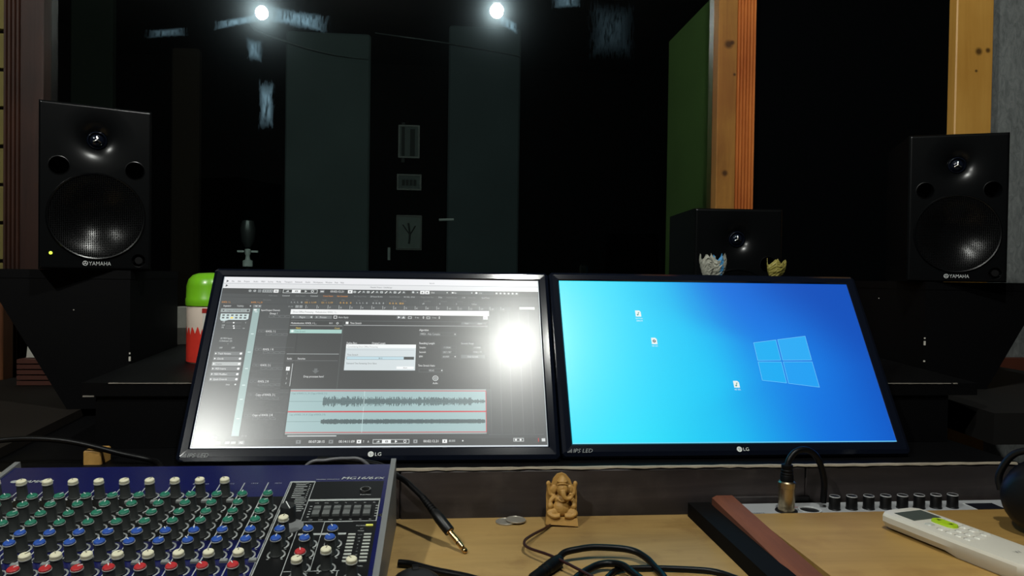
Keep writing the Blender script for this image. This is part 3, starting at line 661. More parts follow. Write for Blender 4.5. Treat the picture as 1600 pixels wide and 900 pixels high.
for y, a, b in ((472,'Samples','17158080'),(502,'Seconds','0357.1787'),(531,'BPM','60.0000')): u.t(a, 1192, y, 12, WH, 4); u.t(b, 1330, y, 12, TX, 4); u.fr(1322, y-10, 1410, y+10, (80,85,86), 2, 3)
u.disc(1402, 531, 4, WH, 4); u.t('17158080', 1510, 471, 11, TX, 4); u.t('00:06:2.173', 1508, 500, 11, TX, 4); u.r(1436, 519, 1577, 541, (96,101,103), 3); u.t('Enter Seconds', 1506, 530, 11, TX, 4, 'c')
u.t('Time Stretch Ratio', 1188, 589, 13, WH, 4); u.fr(1194, 609, 1332, 631, (92,97,98), 2, 3); u.t('103.63', 1250, 620, 12, TX, 4); u.disc(1326, 620, 4, WH, 4); u.disc(1290, 669, 17, TX, 3); u.disc(1290, 669, 13, (40,43,45), 4); u.disc(1290, 669, 8, TX, 5); u.disc(1290, 669, 5, (60,64,66), 6); u.t('Audio', 1276, 700, 12, WH, 4)
# audio clips with waveforms
random.seed(11)
u.r(484, 737, 1580, 1004, (150,160,160), 3)
for y0, y1, st, yc, amp, xs_ in ((751, 872, 'Copy of KHOL 2 L_01 (Copy of KHOL 2 L)', 812, 34, 668), (877, 994, 'Copy of KHOL 2 R_01 (Copy of KHOL 2 R)', 931, 19, 668)):
    u.r(484, y0, 1579, y1, (152,182,184), 4); u.r(484, y0-4, 1580, y0, (196,40,52), 5); u.r(484, y1-3, 1580, y1+1, (196,40,52), 5); u.r(1577, y0, 1581, y1, (196,40,52), 5)
    u.t(st, 492, y0+13, 11, (70,110,112), 5); u.r(484, yc-1, 1578, yc+1, (90,116,118), 5)
    x = xs_
    while x < 1572:
        k = (x-xs_)/900; a = amp*random.uniform(.35, 1.0)*(1-.25*k)*(1 if x < 1500 else .55)
        if amp < 30: a = amp*random.uniform(.6, 1)*(.85-.1*k)
        u.r(x, yc-a, x+3.0, yc+a, (54,76,80), 6); x += 3.6 if amp > 30 else 3.1
    u.r(893, y0, 896, y1, (190,215,215), 7)
u.r(498, 1010, 760, 1016, (200,205,205), 3); u.r(1592, 1008, 1900, 1010, (110,115,116), 3)
# transport
u.r(0, 1030, 1920, 1068, (48,51,53), 2); u.r(0, 1071, 1920, 1080, (214,222,228), 2)
for x, st in ((615,'00:07:28:15'),(775,'00:14:11:09'),(1232,'00:02:12.21')): u.t(st, x, 1045, 15, WH, width=86)
for x0, x1, c in ((548,574,(120,124,126)),(722,746,(120,124,126)),(872,896,WH),(1178,1200,(150,154,156)),(1336,1362,WH)): u.r(x0, 1036, x1, 1056, c, 3); u.r((x0+x1)/2-4, 1042, (x0+x1)/2+3, 1050, G1, 4)
u.t('T', 905, 1046, 13, WH); u.t('A', 930, 1046, 13, WH); u.fr(958, 1034, 1156, 1058, TX, 3, 3); u.r(1008, 1036, 1056, 1056, WH, 3); u.q([(975,1051),(992,1040),(996,1051)], TX, 4); u.fr(1026, 1041, 1040, 1051, G1, 3, 4); u.q([(1078,1038),(1078,1054),(1092,1046)], WH, 4); u.disc(1132, 1046, 8, WH, 4); u.disc(1132, 1046, 5, G1, 5)
u.t('80.000', 1372, 1044, 13, TX); u.disc(1448, 1044, 4, WH, 3); u.fr(1728, 1030, 1786, 1050, TX, 3, 3); u.disc(1742, 1040, 6, WH, 4); u.disc(1768, 1040, 6, WH, 4); u.r(1866, 1030, 1870, 1052, (210,50,60), 3); u.r(1886, 1032, 1906, 1050, TX, 3)
for x0, x1 in ((28,60),(75,100),(128,152),(176,200),(206,232)): u.r(x0, 1042, x1, 1056, (150,155,156), 3)
u.r(244, 1038, 276, 1058, (120,124,126), 3); u.t('AQ', 260, 1048, 12, WH, 4, 'c')
for (a, b) in (((0,0),(4,1080)), ((1916,0),(1920,1080))): u.r(a[0], a[1], b[0], b[1], (150,160,166), 8)
s_ = u.build('screen', M_['screen'], ML); s_['label'] = 'lit panel showing dark audio editing software'

# right picture: blue desktop with a glowing window
d = UI(); nx, ny = 128, 72
def sm(a, b, t):
    t = max(0, min(1, (t-a)/(b-a))); return t*t*(3-2*t)
def wall(x, y):
    X, Y = x/1920, y/1080
    c0, c1, c2, c3 = (0,226,250), (0,184,242), (0,112,222), (0,70,178)
    t = X*1.02-.10*(Y-.5)+.35*max(0, .55-Y)*sm(.12, .75, X)
    def lerp(a, b, k): return tuple(p+(q-p)*k for p, q in zip(a, b))
    k = sm(.05, .62, t); col = lerp(c0, c1, min(1, k*1.05)); col = lerp(col, c2, sm(.42, .80, t)); col = lerp(col, c3, sm(.74, 1.12, t)*.8)
    # soft beams spreading left from the glowing window
    dx = (1190-x)/1190
    if dx > 0:
        top = 420-dx*330; bot = 705+dx*330
        ins = sm(-60-200*dx, 60+120*dx, y-top)*sm(-60-200*dx, 60+120*dx, bot-y)
        col = lerp(col, (0,214,255), .30*ins*sm(0, .25, dx)+.10*ins)
    g = math.exp(-(((x-1370)/330)**2+((y-560)/300)**2)); col = lerp(col, (10,150,246), .35*g)
    col = lerp(col, (0,206,236), .25*sm(.35, 0, X)*sm(.4, 0, Y))
    return lin(col)
vs = [upt(1920*i/nx, 1080*j/ny, 0) for j in range(ny+1) for i in range(nx+1)]
d.v += vs
for j in range(ny):
    for i in range(nx):
        d.f.append([j*(nx+1)+i, (j+1)*(nx+1)+i, (j+1)*(nx+1)+i+1, j*(nx+1)+i+1]); d.mi.append(0); d.col.append(wall(1920*(i+.5)/nx, 1080*(j+.5)/ny))
panes = [[(1190,435),(1340,414),(1340,556),(1190,558)], [(1350,412),(1538,386),(1538,554),(1350,556)], [(1190,566),(1340,566),(1340,708),(1190,690)], [(1350,565),(1538,564),(1540,736),(1350,710)]]
for i, p in enumerate(panes):
    d.q(p, ((24,176,244),(40,172,246),(16,172,244),(26,160,244))[i], 2)
    for a in range(4):
        p0, p1 = p[a], p[(a+1) % 4]; L = math.hypot(p1[0]-p0[0], p1[1]-p0[1]); nxx, nyy = -(p1[1]-p0[1])/L*2, (p1[0]-p0[0])/L*2
        d.q([p0, p1, (p1[0]+nxx, p1[1]+nyy), (p0[0]+nxx, p0[1]+nyy)], (126,214,252), 3)
for x, y, st, k in ((485, 236, ('khol track', '30904 F4'), 0), (561, 428, ('HO 227..',), 1), (1024, 716, ('HO 335..',), 0)):
    d.q([(x-17,y-23),(x+9,y-23),(x+18,y-13),(x+18,y+21),(x-17,y+21)], (232,242,240), 2)
    if k: d.disc(x, y, 10, (70,80,84), 3); d.disc(x, y, 4, (230,240,240), 4)
    else: d.r(x-1, y-10, x+3, y+8, (70,150,140), 3); d.disc(x-4, y+8, 5, (70,150,140), 3); d.r(x+3, y-10, x+9, y-6, (70,150,140), 3)
    for i, q in enumerate(st): d.t(q, x+2, y+33+i*18, 11, (225,240,245), 3, 'c')
d.r(0, 1074, 1920, 1080, (120,216,246), 3)
s_ = d.build('screen', M_['screen'], MR); s_['label'] = 'lit panel showing a blue desktop with four glowing panes'

# ------------------------------------------------------------------ mixing console
MS = 11.0; s11 = math.radians(MS)
mix = thing('mixing_console', 'blue mixing console with rows of coloured knobs on the desk', 'mixing console', (-.054, .90, .840)); mix.rotation_euler = (s11, 0, 0)
# local frame: x right, y up the slope (back = 0), z out of the panel; u and v in mm
M_['mix_blue'] = mat('console_blue', (18, 22, 74), .2, spec=.8, bump=.015, bscale=1200)
M_['mix_black'] = mat('console_black', (8, 9, 10), .4)
M_['mix_grey'] = mat('console_grey', (110, 112, 112), .45)
def P(u_, v_, h=0): return (u_/1000, -v_/1000, h)
UW, VD = -443, 420
c = MB(); ang = math.tan(s11)
prof = [(0, 0), (-.42, 0), (-.42, -.0045), (-.36, -.018), (.0, -.0855), (.012, -.0905), (.012, -.012)]      # y, z in the tilted frame
n = len(prof); vs = [(UW/1000+.006, y, z) for y, z in prof]+[(-.006, y, z) for y, z in prof]
c.add(vs, [tuple(range(n)), tuple(range(2*n-1, n-1, -1))]+[((i+1) % n, i, n+i, n+(i+1) % n) for i in range(n)])
c.build('chassis', M_['mix_blue'], mix)
for x0 in (UW/1000, -.006):
    e = MB(); pr = [(.012, .002), (-.422, .002), (-.422, -.0055), (-.36, -.0185), (.0, -.086), (.014, -.0905)]
    n = len(pr); vs = [(x0, y, z) for y, z in pr]+[(x0+.006, y, z) for y, z in pr]
    e.add(vs, [tuple(range(n)), tuple(range(2*n-1, n-1, -1))]+[((i+1) % n, i, n+i, n+(i+1) % n) for i in range(n)])
    e.build('side_panel', M_['mix_grey'], mix)
ST = [-415+26.17*k for k in range(12)]           # strip centres
bk = MB(); pr = MB(); h1, h2 = .0002, .0004
def prr(mb, u0, v0, u1, v1, h): mb.add([P(u0,v1,h), P(u1,v1,h), P(u1,v0,h), P(u0,v0,h)], [(0,1,2,3)])
for sx in ST: prr(bk, sx-12.6, 78, sx+12.6, 165, h1)
prr(bk, -115.5, 44, -88.8, 420, h1); prr(bk, -88.2, 44, -10.5, 420, h1)
bk.build('black_print', M_['mix_black'], mix)
for k in range(13):
    uu = -428.1+26.17*k
    prr(pr, uu-.6, 45, uu+.6, 420, h2)
for k in range(12):
    pr.text(str(k+1) if k < 8 else ('9/10','11/12','13/14','15/16')[k-8], P(ST[k]-6 if k > 7 else ST[k]+9, 48, h2), (1,0,0), (0,1,0), .0025 if k > 7 else .003)
prr(pr, -116, 43, -88.4, 46, h2); prr(pr, -88.6, 44, -87.8, 420, h2); prr(pr, -116.2, 44, -115.4, 420, h2)
prr(pr, -88, 86, -11, 90, h2); prr(pr, -12, 88, -11, 134, h2); prr(pr, -86, 133, -11, 134, h2); prr(pr, -86, 156, -39, 159.5, h2); prr(pr, -64, 134, -63.2, 222, h2); prr(pr, -64, 134, -35, 134.8, h2); prr(pr, -87, 221, -37, 222, h2); prr(pr, -39, 221, -38.2, 300, h2)
for i in range(16):
    wd = (11, 13, 10, 14)[i % 4]; vv = 51+i*4.2
    if vv < 112: prr(pr, -108 if i < 8 else -103+0, vv, -108+wd if i < 8 else -103+wd, vv+1.4, h2); prr(pr, -93, vv, -91.5, vv+1.4, h2)
pr.text('PROGRAM', P(-109, 49.6, h2), (1,0,0), (0,1,0), .0021)
pr.text('PHONES', P(-34, 78, h2), (1,0,0), (0,1,0), .0022)
pr.text('POWER', P(-31, 144, h2), (1,0,0), (0,1,0), .0022); pr.text('ST', P(-26, 149.5, h2), (1,0,0), (0,1,0), .002); pr.text('PEAK', P(-28, 154, h2), (1,0,0), (0,1,0), .002); pr.text('LEVEL', P(-24, 216, h2), (1,0,0), (0,1,0), .0022)
for i in range(9): pr.text(('+10','+6','+3','0','-3','-6','-10','-15','-20')[i], P(-25.2, 161.5+i*5.9, h2), (1,0,0), (0,1,0), .0018, align='c')
for i, st in enumerate(('125','250','500','1k','2k','4k','8k')):
    pr.text(st, P(-78+i*10.2, 95.5, h2), (1,0,0), (0,1,0), .0021, align='c'); pr.text(st, P(-79+i*10.2, 131, h2), (1,0,0), (0,1,0), .0021, align='c')
for i in range(5):
    for uu in (-84, -14.5): prr(pr, uu, 101+i*5.5, uu+2.4, 102.3+i*5.5, h2)
pr.text('MIXING CONSOLE', P(-88, 40, h2), (1,0,0), (0,1,0), .0020, width=.0265)
for dd in (-.4, 0, .4):
    pr.text('MG16/6', P(-60+dd, 39.6, h2+dd*.0001), (1,0,0), (0,1,0), .0064, width=.0365, slant=.2); pr.text('FX', P(-22+dd, 39.6, h2+dd*.0001), (1,0,0), (0,1,0), .0048, width=.0108, slant=.2)
    pr.text('YAMAHA', P(-411+dd, 38.6, h2+dd*.0001), (1,0,0), (0,1,0), .0060, width=.034, slant=.25)
pr.text('DRY/WET', P(-101, 150, h2), (1,0,0), (0,1,0), .0024)
for k in range(9): prr(pr, ST[k]-14, 53, ST[k]-11.5, 55, h2)
n = 24; pr.add([P(-418+4.2*math.cos(2*math.pi*i/n), 35.6-3.4*math.sin(2*math.pi*i/n), h2) for i in range(n)], [tuple(range(n))])
# printed dial arcs
def arc(uu, vv, r0=7.0, r1=8.7, a0=-50, a1=230):
    m = 14
    for i in range(m):
        q0, q1 = (math.radians(a0+(a1-a0)*k/m) for k in (i, i+1))
        pr.add([P(uu+r*math.cos(q), vv-r*math.sin(q), h2) for q in (q0, q1) for r in (r0, r1)], [(0,1,3,2)])
    for q in (a0, a1):
        q = math.radians(q); uu2, vv2 = uu+10.2*math.cos(q), vv-10.2*math.sin(q); prr(pr, uu2-1, vv2-.5, uu2+1, vv2+.5, h2)
# knobs: shared meshes, one object each
caps = {'white': mat('cream_cap', (214, 210, 182), .45), 'green': mat('teal_cap', (32, 108, 86), .45), 'blue': mat('blue_cap', (36, 76, 158), .45), 'red': mat('red_cap', (172, 40, 44), .45)}
body_m = [mat('knob_grey', (42, 45, 44), .55), mat('knob_ring', (150, 152, 148), .5)]
proto = {}
def knob(uu, vv, colr, rot=None, s=1.0):
    arc(uu, vv)
    if rot is None: rot = random.uniform(-50, 50)
    Mx = T(*P(uu, vv)) @ RZ(rot) @ Matrix.Scale(s, 4)
    if 'body' not in proto:
        b = MB(); seg = 22
        b.lathe([(.0060, .0003), (.0060, .0012), (.0053, .002), (.0048, .0160)], seg)
        b.lathe([(.0048, .0160), (.0053, .0163), (.0053, .0170), (.0045, .0172)], seg, 1)
        o = b.build('knob', body_m, mix, 40); proto['body'] = o.data
    else:
        o = bpy.data.objects.new('knob', proto['body']); COL.objects.link(o); o.parent = mix
    o.matrix_local = Mx
    if colr not in proto:
        b = MB(); hh = .0207 if colr == 'white' else .0190; rr = .0049
        b.lathe([(rr, .0171), (rr, hh-.0008), (rr-.0007, hh), (.0001, hh+.0002)], 22, 0)
        b.box((-.0004, .0005, hh-.001), (.0004, .0047, hh+.0005), 1)
        k = b.build('knob_cap', [caps[colr], M_['white_print'] if colr != 'white' else mat('cap_mark', (120, 118, 100), .5)], o, 40); proto[colr] = k.data
    else:
        k = bpy.data.objects.new('knob_cap', proto[colr]); COL.objects.link(k); k.parent = o
    return o
random.seed(5)
GAINV, ROWS = 74.2, ((103.5,'green'),(121.3,'green'),(139.5,'green'),(157,'green'),(175.5,'blue'),(193,'blue'),(217.3,'white'),(235.5,'red'))
btn = None
def button(uu, vv, w_=7, d_=4):
    global btn
    if btn is None:
        btn = MB().rbox((-.0036, -.0022, 0), (.0036, .0022, .0028), .0006).build('button', mat('grey_button', (128, 132, 130), .45), mix, loc=P(uu, vv, .0002))
    else:
        b = share(btn, mix); b.location = P(uu, vv, .0002)
for k, sx in enumerate(ST):
    if k < 10: knob(sx, GAINV, 'white'); button(sx+8.6, 88)
    for vv, cc in ROWS: knob(sx, vv, cc)
    button(sx+8.5, 203)
for uu, vv, cc in ((-99.6,158,'white'),(-49.3,217,'white'),(-73,231,'white'),(-24.1,234,'white'),(-99.5,176,'blue'),(-99.5,193,'blue'),(-72.7,176.3,'blue'),(-72.9,193.3,'blue'),(-49.2,176.3,'blue'),(-49.2,192.8,'blue'),(-72.5,216.8,'red')): knob(uu, vv, cc)
tag(pr.build('white_print', mat('console_print', (158, 162, 160), .5), mix), 'white lettering, dial arcs and strip lines')
# big program knob with its grey disc
MB().lathe([(.0001, .0003), (.0135, .0003), (.0135, .0012), (.0001, .0012)], 32, 0, T(*P(-97, 142))).build('dial_disc', M_['mix_grey'], mix)
bkn = MB().lathe([(.0078, .0012), (.0078, .016), (.0072, .0175), (.0001, .0178)], 26, 0, T(*P(-101, 130))).build('program_knob', mat('program_knob', (34, 36, 36), .45), mix, 40)
MB().box((-.0005, -.0075, .0172), (.0005, .0075, .0183), 0, T(*P(-101, 130)) @ RZ(25)).build('pointer', M_['white_print'], bkn)
ring = MB().lathe([(.0042, .0005), (.0062, .0005), (.0062, .0022), (.0050, .0026), (.0042, .0022), (.0042, .0005)], 28, 0, T(*P(-29.2, 67)), False).build('phones_jack', M_['chrome'], mix, 50)
# graphic equaliser sliders
for i in range(6):
    uu = -75.2+i*10.5
    sl = MB().box((-.0042, -.0115, .0002), (.0042, .0115, .0006)).build('slider_slot', mat('slot', (16, 17, 17), .5), mix, loc=P(uu, 113.5)) if i == 0 else share(sl0, mix)
    if i == 0: sl0 = sl
    sl.location = P(uu, 113.5)
    if i == 0:
        sb0 = MB().box((-.0036, -.0095, .0006), (.0036, .0085, .003)).add([(-.0034,-.0012,.003),(.0034,-.0012,.003),(.0034,.0012,.003),(-.0034,.0012,.003),(-.0032,-.0006,.0052),(.0032,-.0006,.0052),(.0032,.0006,.0052),(-.0032,.0006,.0052)], [(4,5,6,7),(0,1,5,4),(1,2,6,5),(2,3,7,6),(3,0,4,7)]).build('slider', mat('slider_grey', (96, 99, 98), .45), mix, loc=P(uu, 113.5))
    else:
        sb = share(sb0, mix); sb.location = P(uu, 113.5)
# level meter segments
sg = None
for i in range(9):
    for uu in (-33, -17.4):
        if sg is None: sg = MB().box((-.0036, -.0012, 0), (.0036, .0012, .0009)).build('meter_segment', mat('meter_grey', (176, 180, 172), .4), mix, loc=P(uu, 160+i*5.9, .0002))
        else: s2 = share(sg, mix); s2.location = P(uu, 160+i*5.9, .0002)
tag(MB().box((-.0036, -.0011, 0), (.0036, .0011, .001)).build('power_lamp', mat('meter_power', (190, 190, 80), .4, emit=(200, 200, 90), es=.5), mix, loc=P(-17.4, 142.5, .0002)), 'yellow lamp')
MB().lathe([(.0001, .0008), (.0022, .0008), (.0026, .0002), (.0026, 0)], 12, 0, T(*P(-7.8, 122))).build('panel_screw', M_['chrome'], mix, 40)
MB().lathe([(.0001, .0012), (.0022, .0012), (.0026, .0002), (.0026, 0)], 12, 0, T(*P(-4.8, 222))).build('panel_screw', M_['chrome'], mix, 40)

# ------------------------------------------------------------------ recording desk unit with a wooden cheek, and the board lying on it
t = thing('audio_console', 'grey topped audio console with a red wooden cheek and black side', 'audio console', (.332, .957, DZ+.0003))
MB().box((0, -.40, 0), (.030, 0, .0185)).build('black_side', mat('black_side_panel', (11, 10, 10), .75, spec=.08, bump=.1, bscale=150), t)
ch = MB(); 
def cheek(y, z): return [(.0285, y, z-.012), (.0285, y, z-.003), (.0345, y, z), (.0560, y, z), (.0590, y, z-.004), (.0590, y, z-.012)]
ra = cheek(-.012, .0310); rb = cheek(-.40, .0105+.002)
ch.add(ra+rb, [(0,1,2,3,4,5)[::-1], (6,7,8,9,10,11)]+[((i+1) % 6, i, 6+i, 6+(i+1) % 6)[::-1] for i in range(6)])
ch.build('wooden_cheek', wood('red_brown_cheek', (84, 43, 26), (118, 64, 38), 'Y', 5, 10, .8, bump=.15), t)
MB().box((.030, -.40, .0002), (.75, 0, .0150)).build('housing', M_['mix_grey'], t)
MB().box((.059, -.062, .0150), (.75, -.001, .0158)).build('top_panel', mat('pale_grey_panel', (150, 152, 154), .45), t)
pz = .0158
MB().text('DISCRETE', (.066, -.043, pz+.0003), (1,0,0), (0,1,0), .0036).build('panel_lettering', M_['mix_black'], t)
MB().box((.118, -.020, pz), (.165, -.0185, pz+.0003)).box((.066, -.052, pz), (.078, -.0505, pz+.0003)).build('red_line', mat('red_print', (160, 60, 60), .5), t)
x0 = .152; k = MB().lathe([(.0001, .0003), (.0120, .0003), (.0120, .0012), (.0001, .0012)], 28, 0, T(x0, -.036, pz)).build('input_jack', mat('jack_black', (8, 8, 9), .4), t)
MB().lathe([(.0120, .0002), (.0148, .0002), (.0148, .0026), (.0128, .0026), (.0120, .0002)], 32, 0, T(x0, -.036, pz), False).build('jack_ring', M_['silver'], k, 50)
MB().lathe([(.0142, .0002), (.0142, .0014), (.0001, .0014)], 28, 0, T(.121, -.034, pz)).build('output_jack', mat('jack_black2', (8, 8, 9), .4), t)
kp = None
for i in range(8):
    xx = .1895+i*.0238
    if kp is None:
        kp = MB().lathe([(.0076, .0), (.0078, .0008), (.0072, .0014), (.0070, .0168), (.0064, .0178), (.0055, .0172), (.0001, .0172)], 26).build('knob', M_['black'], t, 40, loc=(xx, -.030, pz))
        kr = MB().lathe([(.0070, .0168), (.0066, .0180), (.0062, .0180), (.0060, .0172)], 26, caps=False).build('rim', mat('knob_rim', (150, 150, 150), .35), kp, 40)
    else:
        q = share(kp, t); q.location = (xx, -.030, pz); q2 = share(kr, q)
MB().box((.384, -.052, pz), (.424, -.016, pz+.0006)).build('display', M_['gloss_black'], t)
MB().box((.382, -.054, pz), (.426, -.014, pz+.0003)).build('display_frame', M_['silver'], t)
for (xx, yy) in ((.444, -.022), (.449, -.046)):
    MB().lathe([(.0040, .0001), (.0052, .0001), (.0052, .0008), (.0040, .0008), (.0040, .0001)], 22, 0, T(xx, yy, pz), False).build('button_ring', M_['mix_black'], t)
BZ = DZ+.0158+.0065
tag(MB().add([(.3925,.57,BZ-.006),(.78,.57,BZ-.006),(.78,.8975,BZ-.006),(.3925,.8955,BZ-.006),(.3925,.57,BZ),(.78,.57,BZ),(.78,.8975,BZ),(.3925,.8955,BZ)], [(0,3,2,1),(4,5,6,7),(0,1,5,4),(1,2,6,5),(2,3,7,6),(3,0,4,7)]).build('plywood_board', M_['ply2']), 'bare plywood board lying on the console under the white remote', 'board')
# microphone connector standing in the console
t = thing('microphone_plug', 'upright nickel microphone plug with black boot and looping cable', 'plug', (.453, .923, DZ+pz+.0014))
b = MB().lathe([(.0104, .0), (.0108, .002), (.0100, .005), (.0104, .008), (.0104, .030), (.0112, .0305), (.0112, .0372), (.0095, .0388), (.0085, .0388)], 28).build('barrel', M_['nickel'], t, 35)
b2 = MB().lathe([(.0085, .037), (.0082, .046), (.0076, .047), (.0080, .049), (.0072, .050), (.0076, .053), (.0068, .054), (.0074, .0575), (.0070, .0600), (.0050, .061)], 24).build('boot', M_['rubber'], t, 30)
MB().tube([(0, 0, .058), (.0035, .001, .067), (.012, .003, .0755), (.024, .005, .0785), (.036, .006, .075), (.046, .007, .065), (.053, .008, .048), (.0565, .009, .03), (.057, .012, .006)], .0042, 12).build('cable', M_['cable'], t, 60)

# ------------------------------------------------------------------ small things on the desk
# white remote control
dx, dy = .236, -.972; ang = math.degrees(math.atan2(dx, -dy))
t = thing('remote_control', 'white air conditioner remote with a lime green rocker button', 'remote control', (.5565, .842, BZ+.0003)); t.rotation_euler = (0, 0, math.radians(ang))
wp = mat('white_plastic', (198, 192, 178), .38)
sec = [(-.0305,.010),(-.0305,.0165),(-.0285,.0195),(-.022,.0205),(.022,.0205),(.0285,.0195),(.0305,.0165),(.0305,.010),(.0255,.0),(-.0255,.0)]
sta = [(-.0, .80, .3), (-.003, .95, .0), (-.012, 1, 0), (-.085, 1, 0), (-.10, 1, .35), (-.115, .98, .4), (-.168, .95, .4), (-.176, .80, .5)]
vs = []; fs = []; n = len(sec)
for y, kx, lift in sta:
    for (x, z) in sec: vs.append((x*kx, y, z if z > .015 else z))
# belly: thicker head, slimmer tail
vs = []
for y, kx, lift in sta:
    for (x, z) in sec:
        zz = max(z, .003 if y > -.09 else .0); vs.append((x*kx, y, zz))
for j in range(len(sta)-1):
    for i in range(n): fs.append((j*n+i, j*n+(i+1) % n, (j+1)*n+(i+1) % n, (j+1)*n+i))
fs.append(tuple(range(n-1, -1, -1))); fs.append(tuple((len(sta)-1)*n+i for i in range(n)))
MB().add(vs, fs).build('shell', wp, t, 28)
MB().box((-.0205, -.040, .0203), (.0205, -.0115, .0209)).build('display', mat('lcd', (72, 78, 72), .25), t)
g = MB(); m = 14; pts = []
for i in range(24):
    a = 2*math.pi*i/24; r = .0078; cy = -.0505 if math.sin(a) > 0 else -.0665
    pts.append((.0045+r*math.cos(a)*(1.0), cy+r*math.sin(a)))
waist = []
for (x, y) in pts: waist.append((x, y))
g.add([(x, y, .0204) for x, y in pts]+[(.0045+(x-.0045)*.9, -.0585+(y+.0585)*.95, .0228) for x, y in pts], [tuple(range(24, 48))]+[(i, (i+1) % 24, 24+(i+1) % 24, 24+i) for i in range(24)])
gb = g.build('rocker_button', mat('lime_button', (158, 190, 24), .45), t, 30); gb['label'] = 'lime green rocker button'
ar = MB(); ar.add([(.0020,-.0525,.0230),(.0070,-.0525,.0230),(.0045,-.0475,.0230)], [(0,1,2)]); ar.add([(.0020,-.0650,.0230),(.0045,-.0700,.0230),(.0070,-.0650,.0230)], [(0,1,2)]); ar.build('arrow_marks', M_['black'], gb)
MB().rbox((-.0195, -.060, .0203), (-.0085, -.050, .0217), .002).build('power_button', mat('pale_button', (176, 176, 166), .45), t)
kb = mat('white_button', (206, 202, 190), .42); lm = MB(); first = None
for (x, y) in ((-.014,-.072),(-.014,-.083),(-.014,-.094),(0,-.083),(0,-.094),(.016,-.052),(.016,-.064),(.016,-.075),(.016,-.086),(0,-.105),(-.014,-.105),(.016,-.100)):
    if first is None: first = MB().rbox((-.0052, -.0036, 0), (.0052, .0036, .0013), .0012).build('key', kb, t, loc=(x, y, .0203))
    else: q = share(first, t); q.location = (x, y, .0203)
    lm.box((x-.0036, y+.0044, .0205), (x+.0034, y+.0054, .0207))
lm.text('W', (-.004, -.1500, .0207), (1,0,0), (0,1,0), .0058)
lm.build('key_lettering', mat('grey_lettering', (120, 118, 110), .5), t)

# carved figurine
t = thing('figurine', 'small carved tan elephant-headed seated figurine against the dark riser', 'figurine', (.1570, .936, DZ)); t.rotation_euler = (math.radians(-6), 0, math.radians(-4))
tan = mat('carved_tan_resin', (166, 126, 62), .6, bump=.4, bscale=420, var=.25, vscale=120)
MB().add([(-.0215,-.012,.002),(.0200,-.014,.0),(.0210,.006,.0),(-.0210,.006,.002),(-.0200,-.011,.0115),(.0192,-.012,.0095),(.0195,.006,.010),(-.0198,.006,.0115)], [(0,3,2,1),(4,5,6,7),(0,1,5,4),(1,2,6,5),(2,3,7,6),(3,0,4,7)]).build('plinth', tan, t)
bp = MB()
arch = [(-.0195,.009),(.0195,.009),(.0200,.034),(.0195,.048),(.0135,.050),(.0115,.056),(.006,.0625),(.0005,.0650),(-.006,.0630),(-.0110,.057),(-.0130,.0505),(-.0190,.0500),(-.0200,.034)]
bp.prism(arch, .0005, .006)
bp.build('back_plate', tan, t)
g = MB()
g.ell((0,-.004,.0215),(.0115,.0085,.0110))            # belly
g.ell((0,-.003,.0320),(.0105,.0065,.0075))            # chest
g.ell((.0005,-.0065,.0455),(.0078,.0065,.0092))       # head
g.ell((.0005,-.0035,.0545),(.0068,.005,.0045))        # crown
g.lathe([(.0070,0),(.0074,.0015),(.0060,.0035),(.0045,.006),(.0015,.0085),(.0001,.009)], 14, 0, T(.0005,-.003,.0535))
for sx in (-1, 1):
    g.ell((sx*.0105,-.003,.0445),(.0042,.0022,.0062))                       # ears
    g.tube([(sx*.009,-.002,.036),(sx*.0150,-.002,.0385),(sx*.0168,-.002,.0465),(sx*.0172,-.002,.0510)], [.0030,.0028,.0024,.0028], 8)   # raised arms
    g.ell((sx*.0175,-.0020,.0515),(.0030,.0026,.0036))
    g.tube([(sx*.009,-.004,.035),(sx*.0148,-.005,.030),(sx*.0150,-.007,.0225),(sx*.0140,-.0085,.021)], [.0032,.0030,.0028,.0026], 8)      # lower arms
    g.ell((sx*.0150,-.0065,.0240),(.0042,.0042,.0046))
    g.tube([(sx*.004,-.005,.0150),(sx*.0125,-.0075,.0165),(sx*.0165,-.0085,.0150),(sx*.0110,-.0115,.0120),(sx*.003,-.0120,.0125)], [.0045,.0048,.0040,.0034,.0026], 8)   # folded legs
g.tube([(.0005,-.0120,.0440),(.0010,-.0140,.0400),(.0030,-.0148,.0362),(.0070,-.0145,.0345),(.0108,-.0140,.0360),(.0122,-.0138,.0390),(.0104,-.0138,.0408),(.0088,-.0138,.0392)], [.0042,.0036,.0030,.0026,.0022,.0019,.0016,.0013], 10)   # trunk
g.tube([(-.0062,-.0090,.0335),(0,-.0115,.0305),(.0062,-.0090,.0335)], .0014, 8)     # necklace
g.tube([(-.0070,-.0095,.0515),(0,-.0122,.0530),(.0072,-.0095,.0515)], .0010, 8)     # brow band
fo = g.build('figure', tan, t)
md = fo.modifiers.new('remesh', 'REMESH'); md.mode = 'VOXEL'; md.voxel_size = .00055; md.use_smooth_shade = True
dg = bpy.context.evaluated_depsgraph_get(); me = bpy.data.meshes.new_from_object(fo.evaluated_get(dg)); fo.modifiers.clear(); fo.data = me

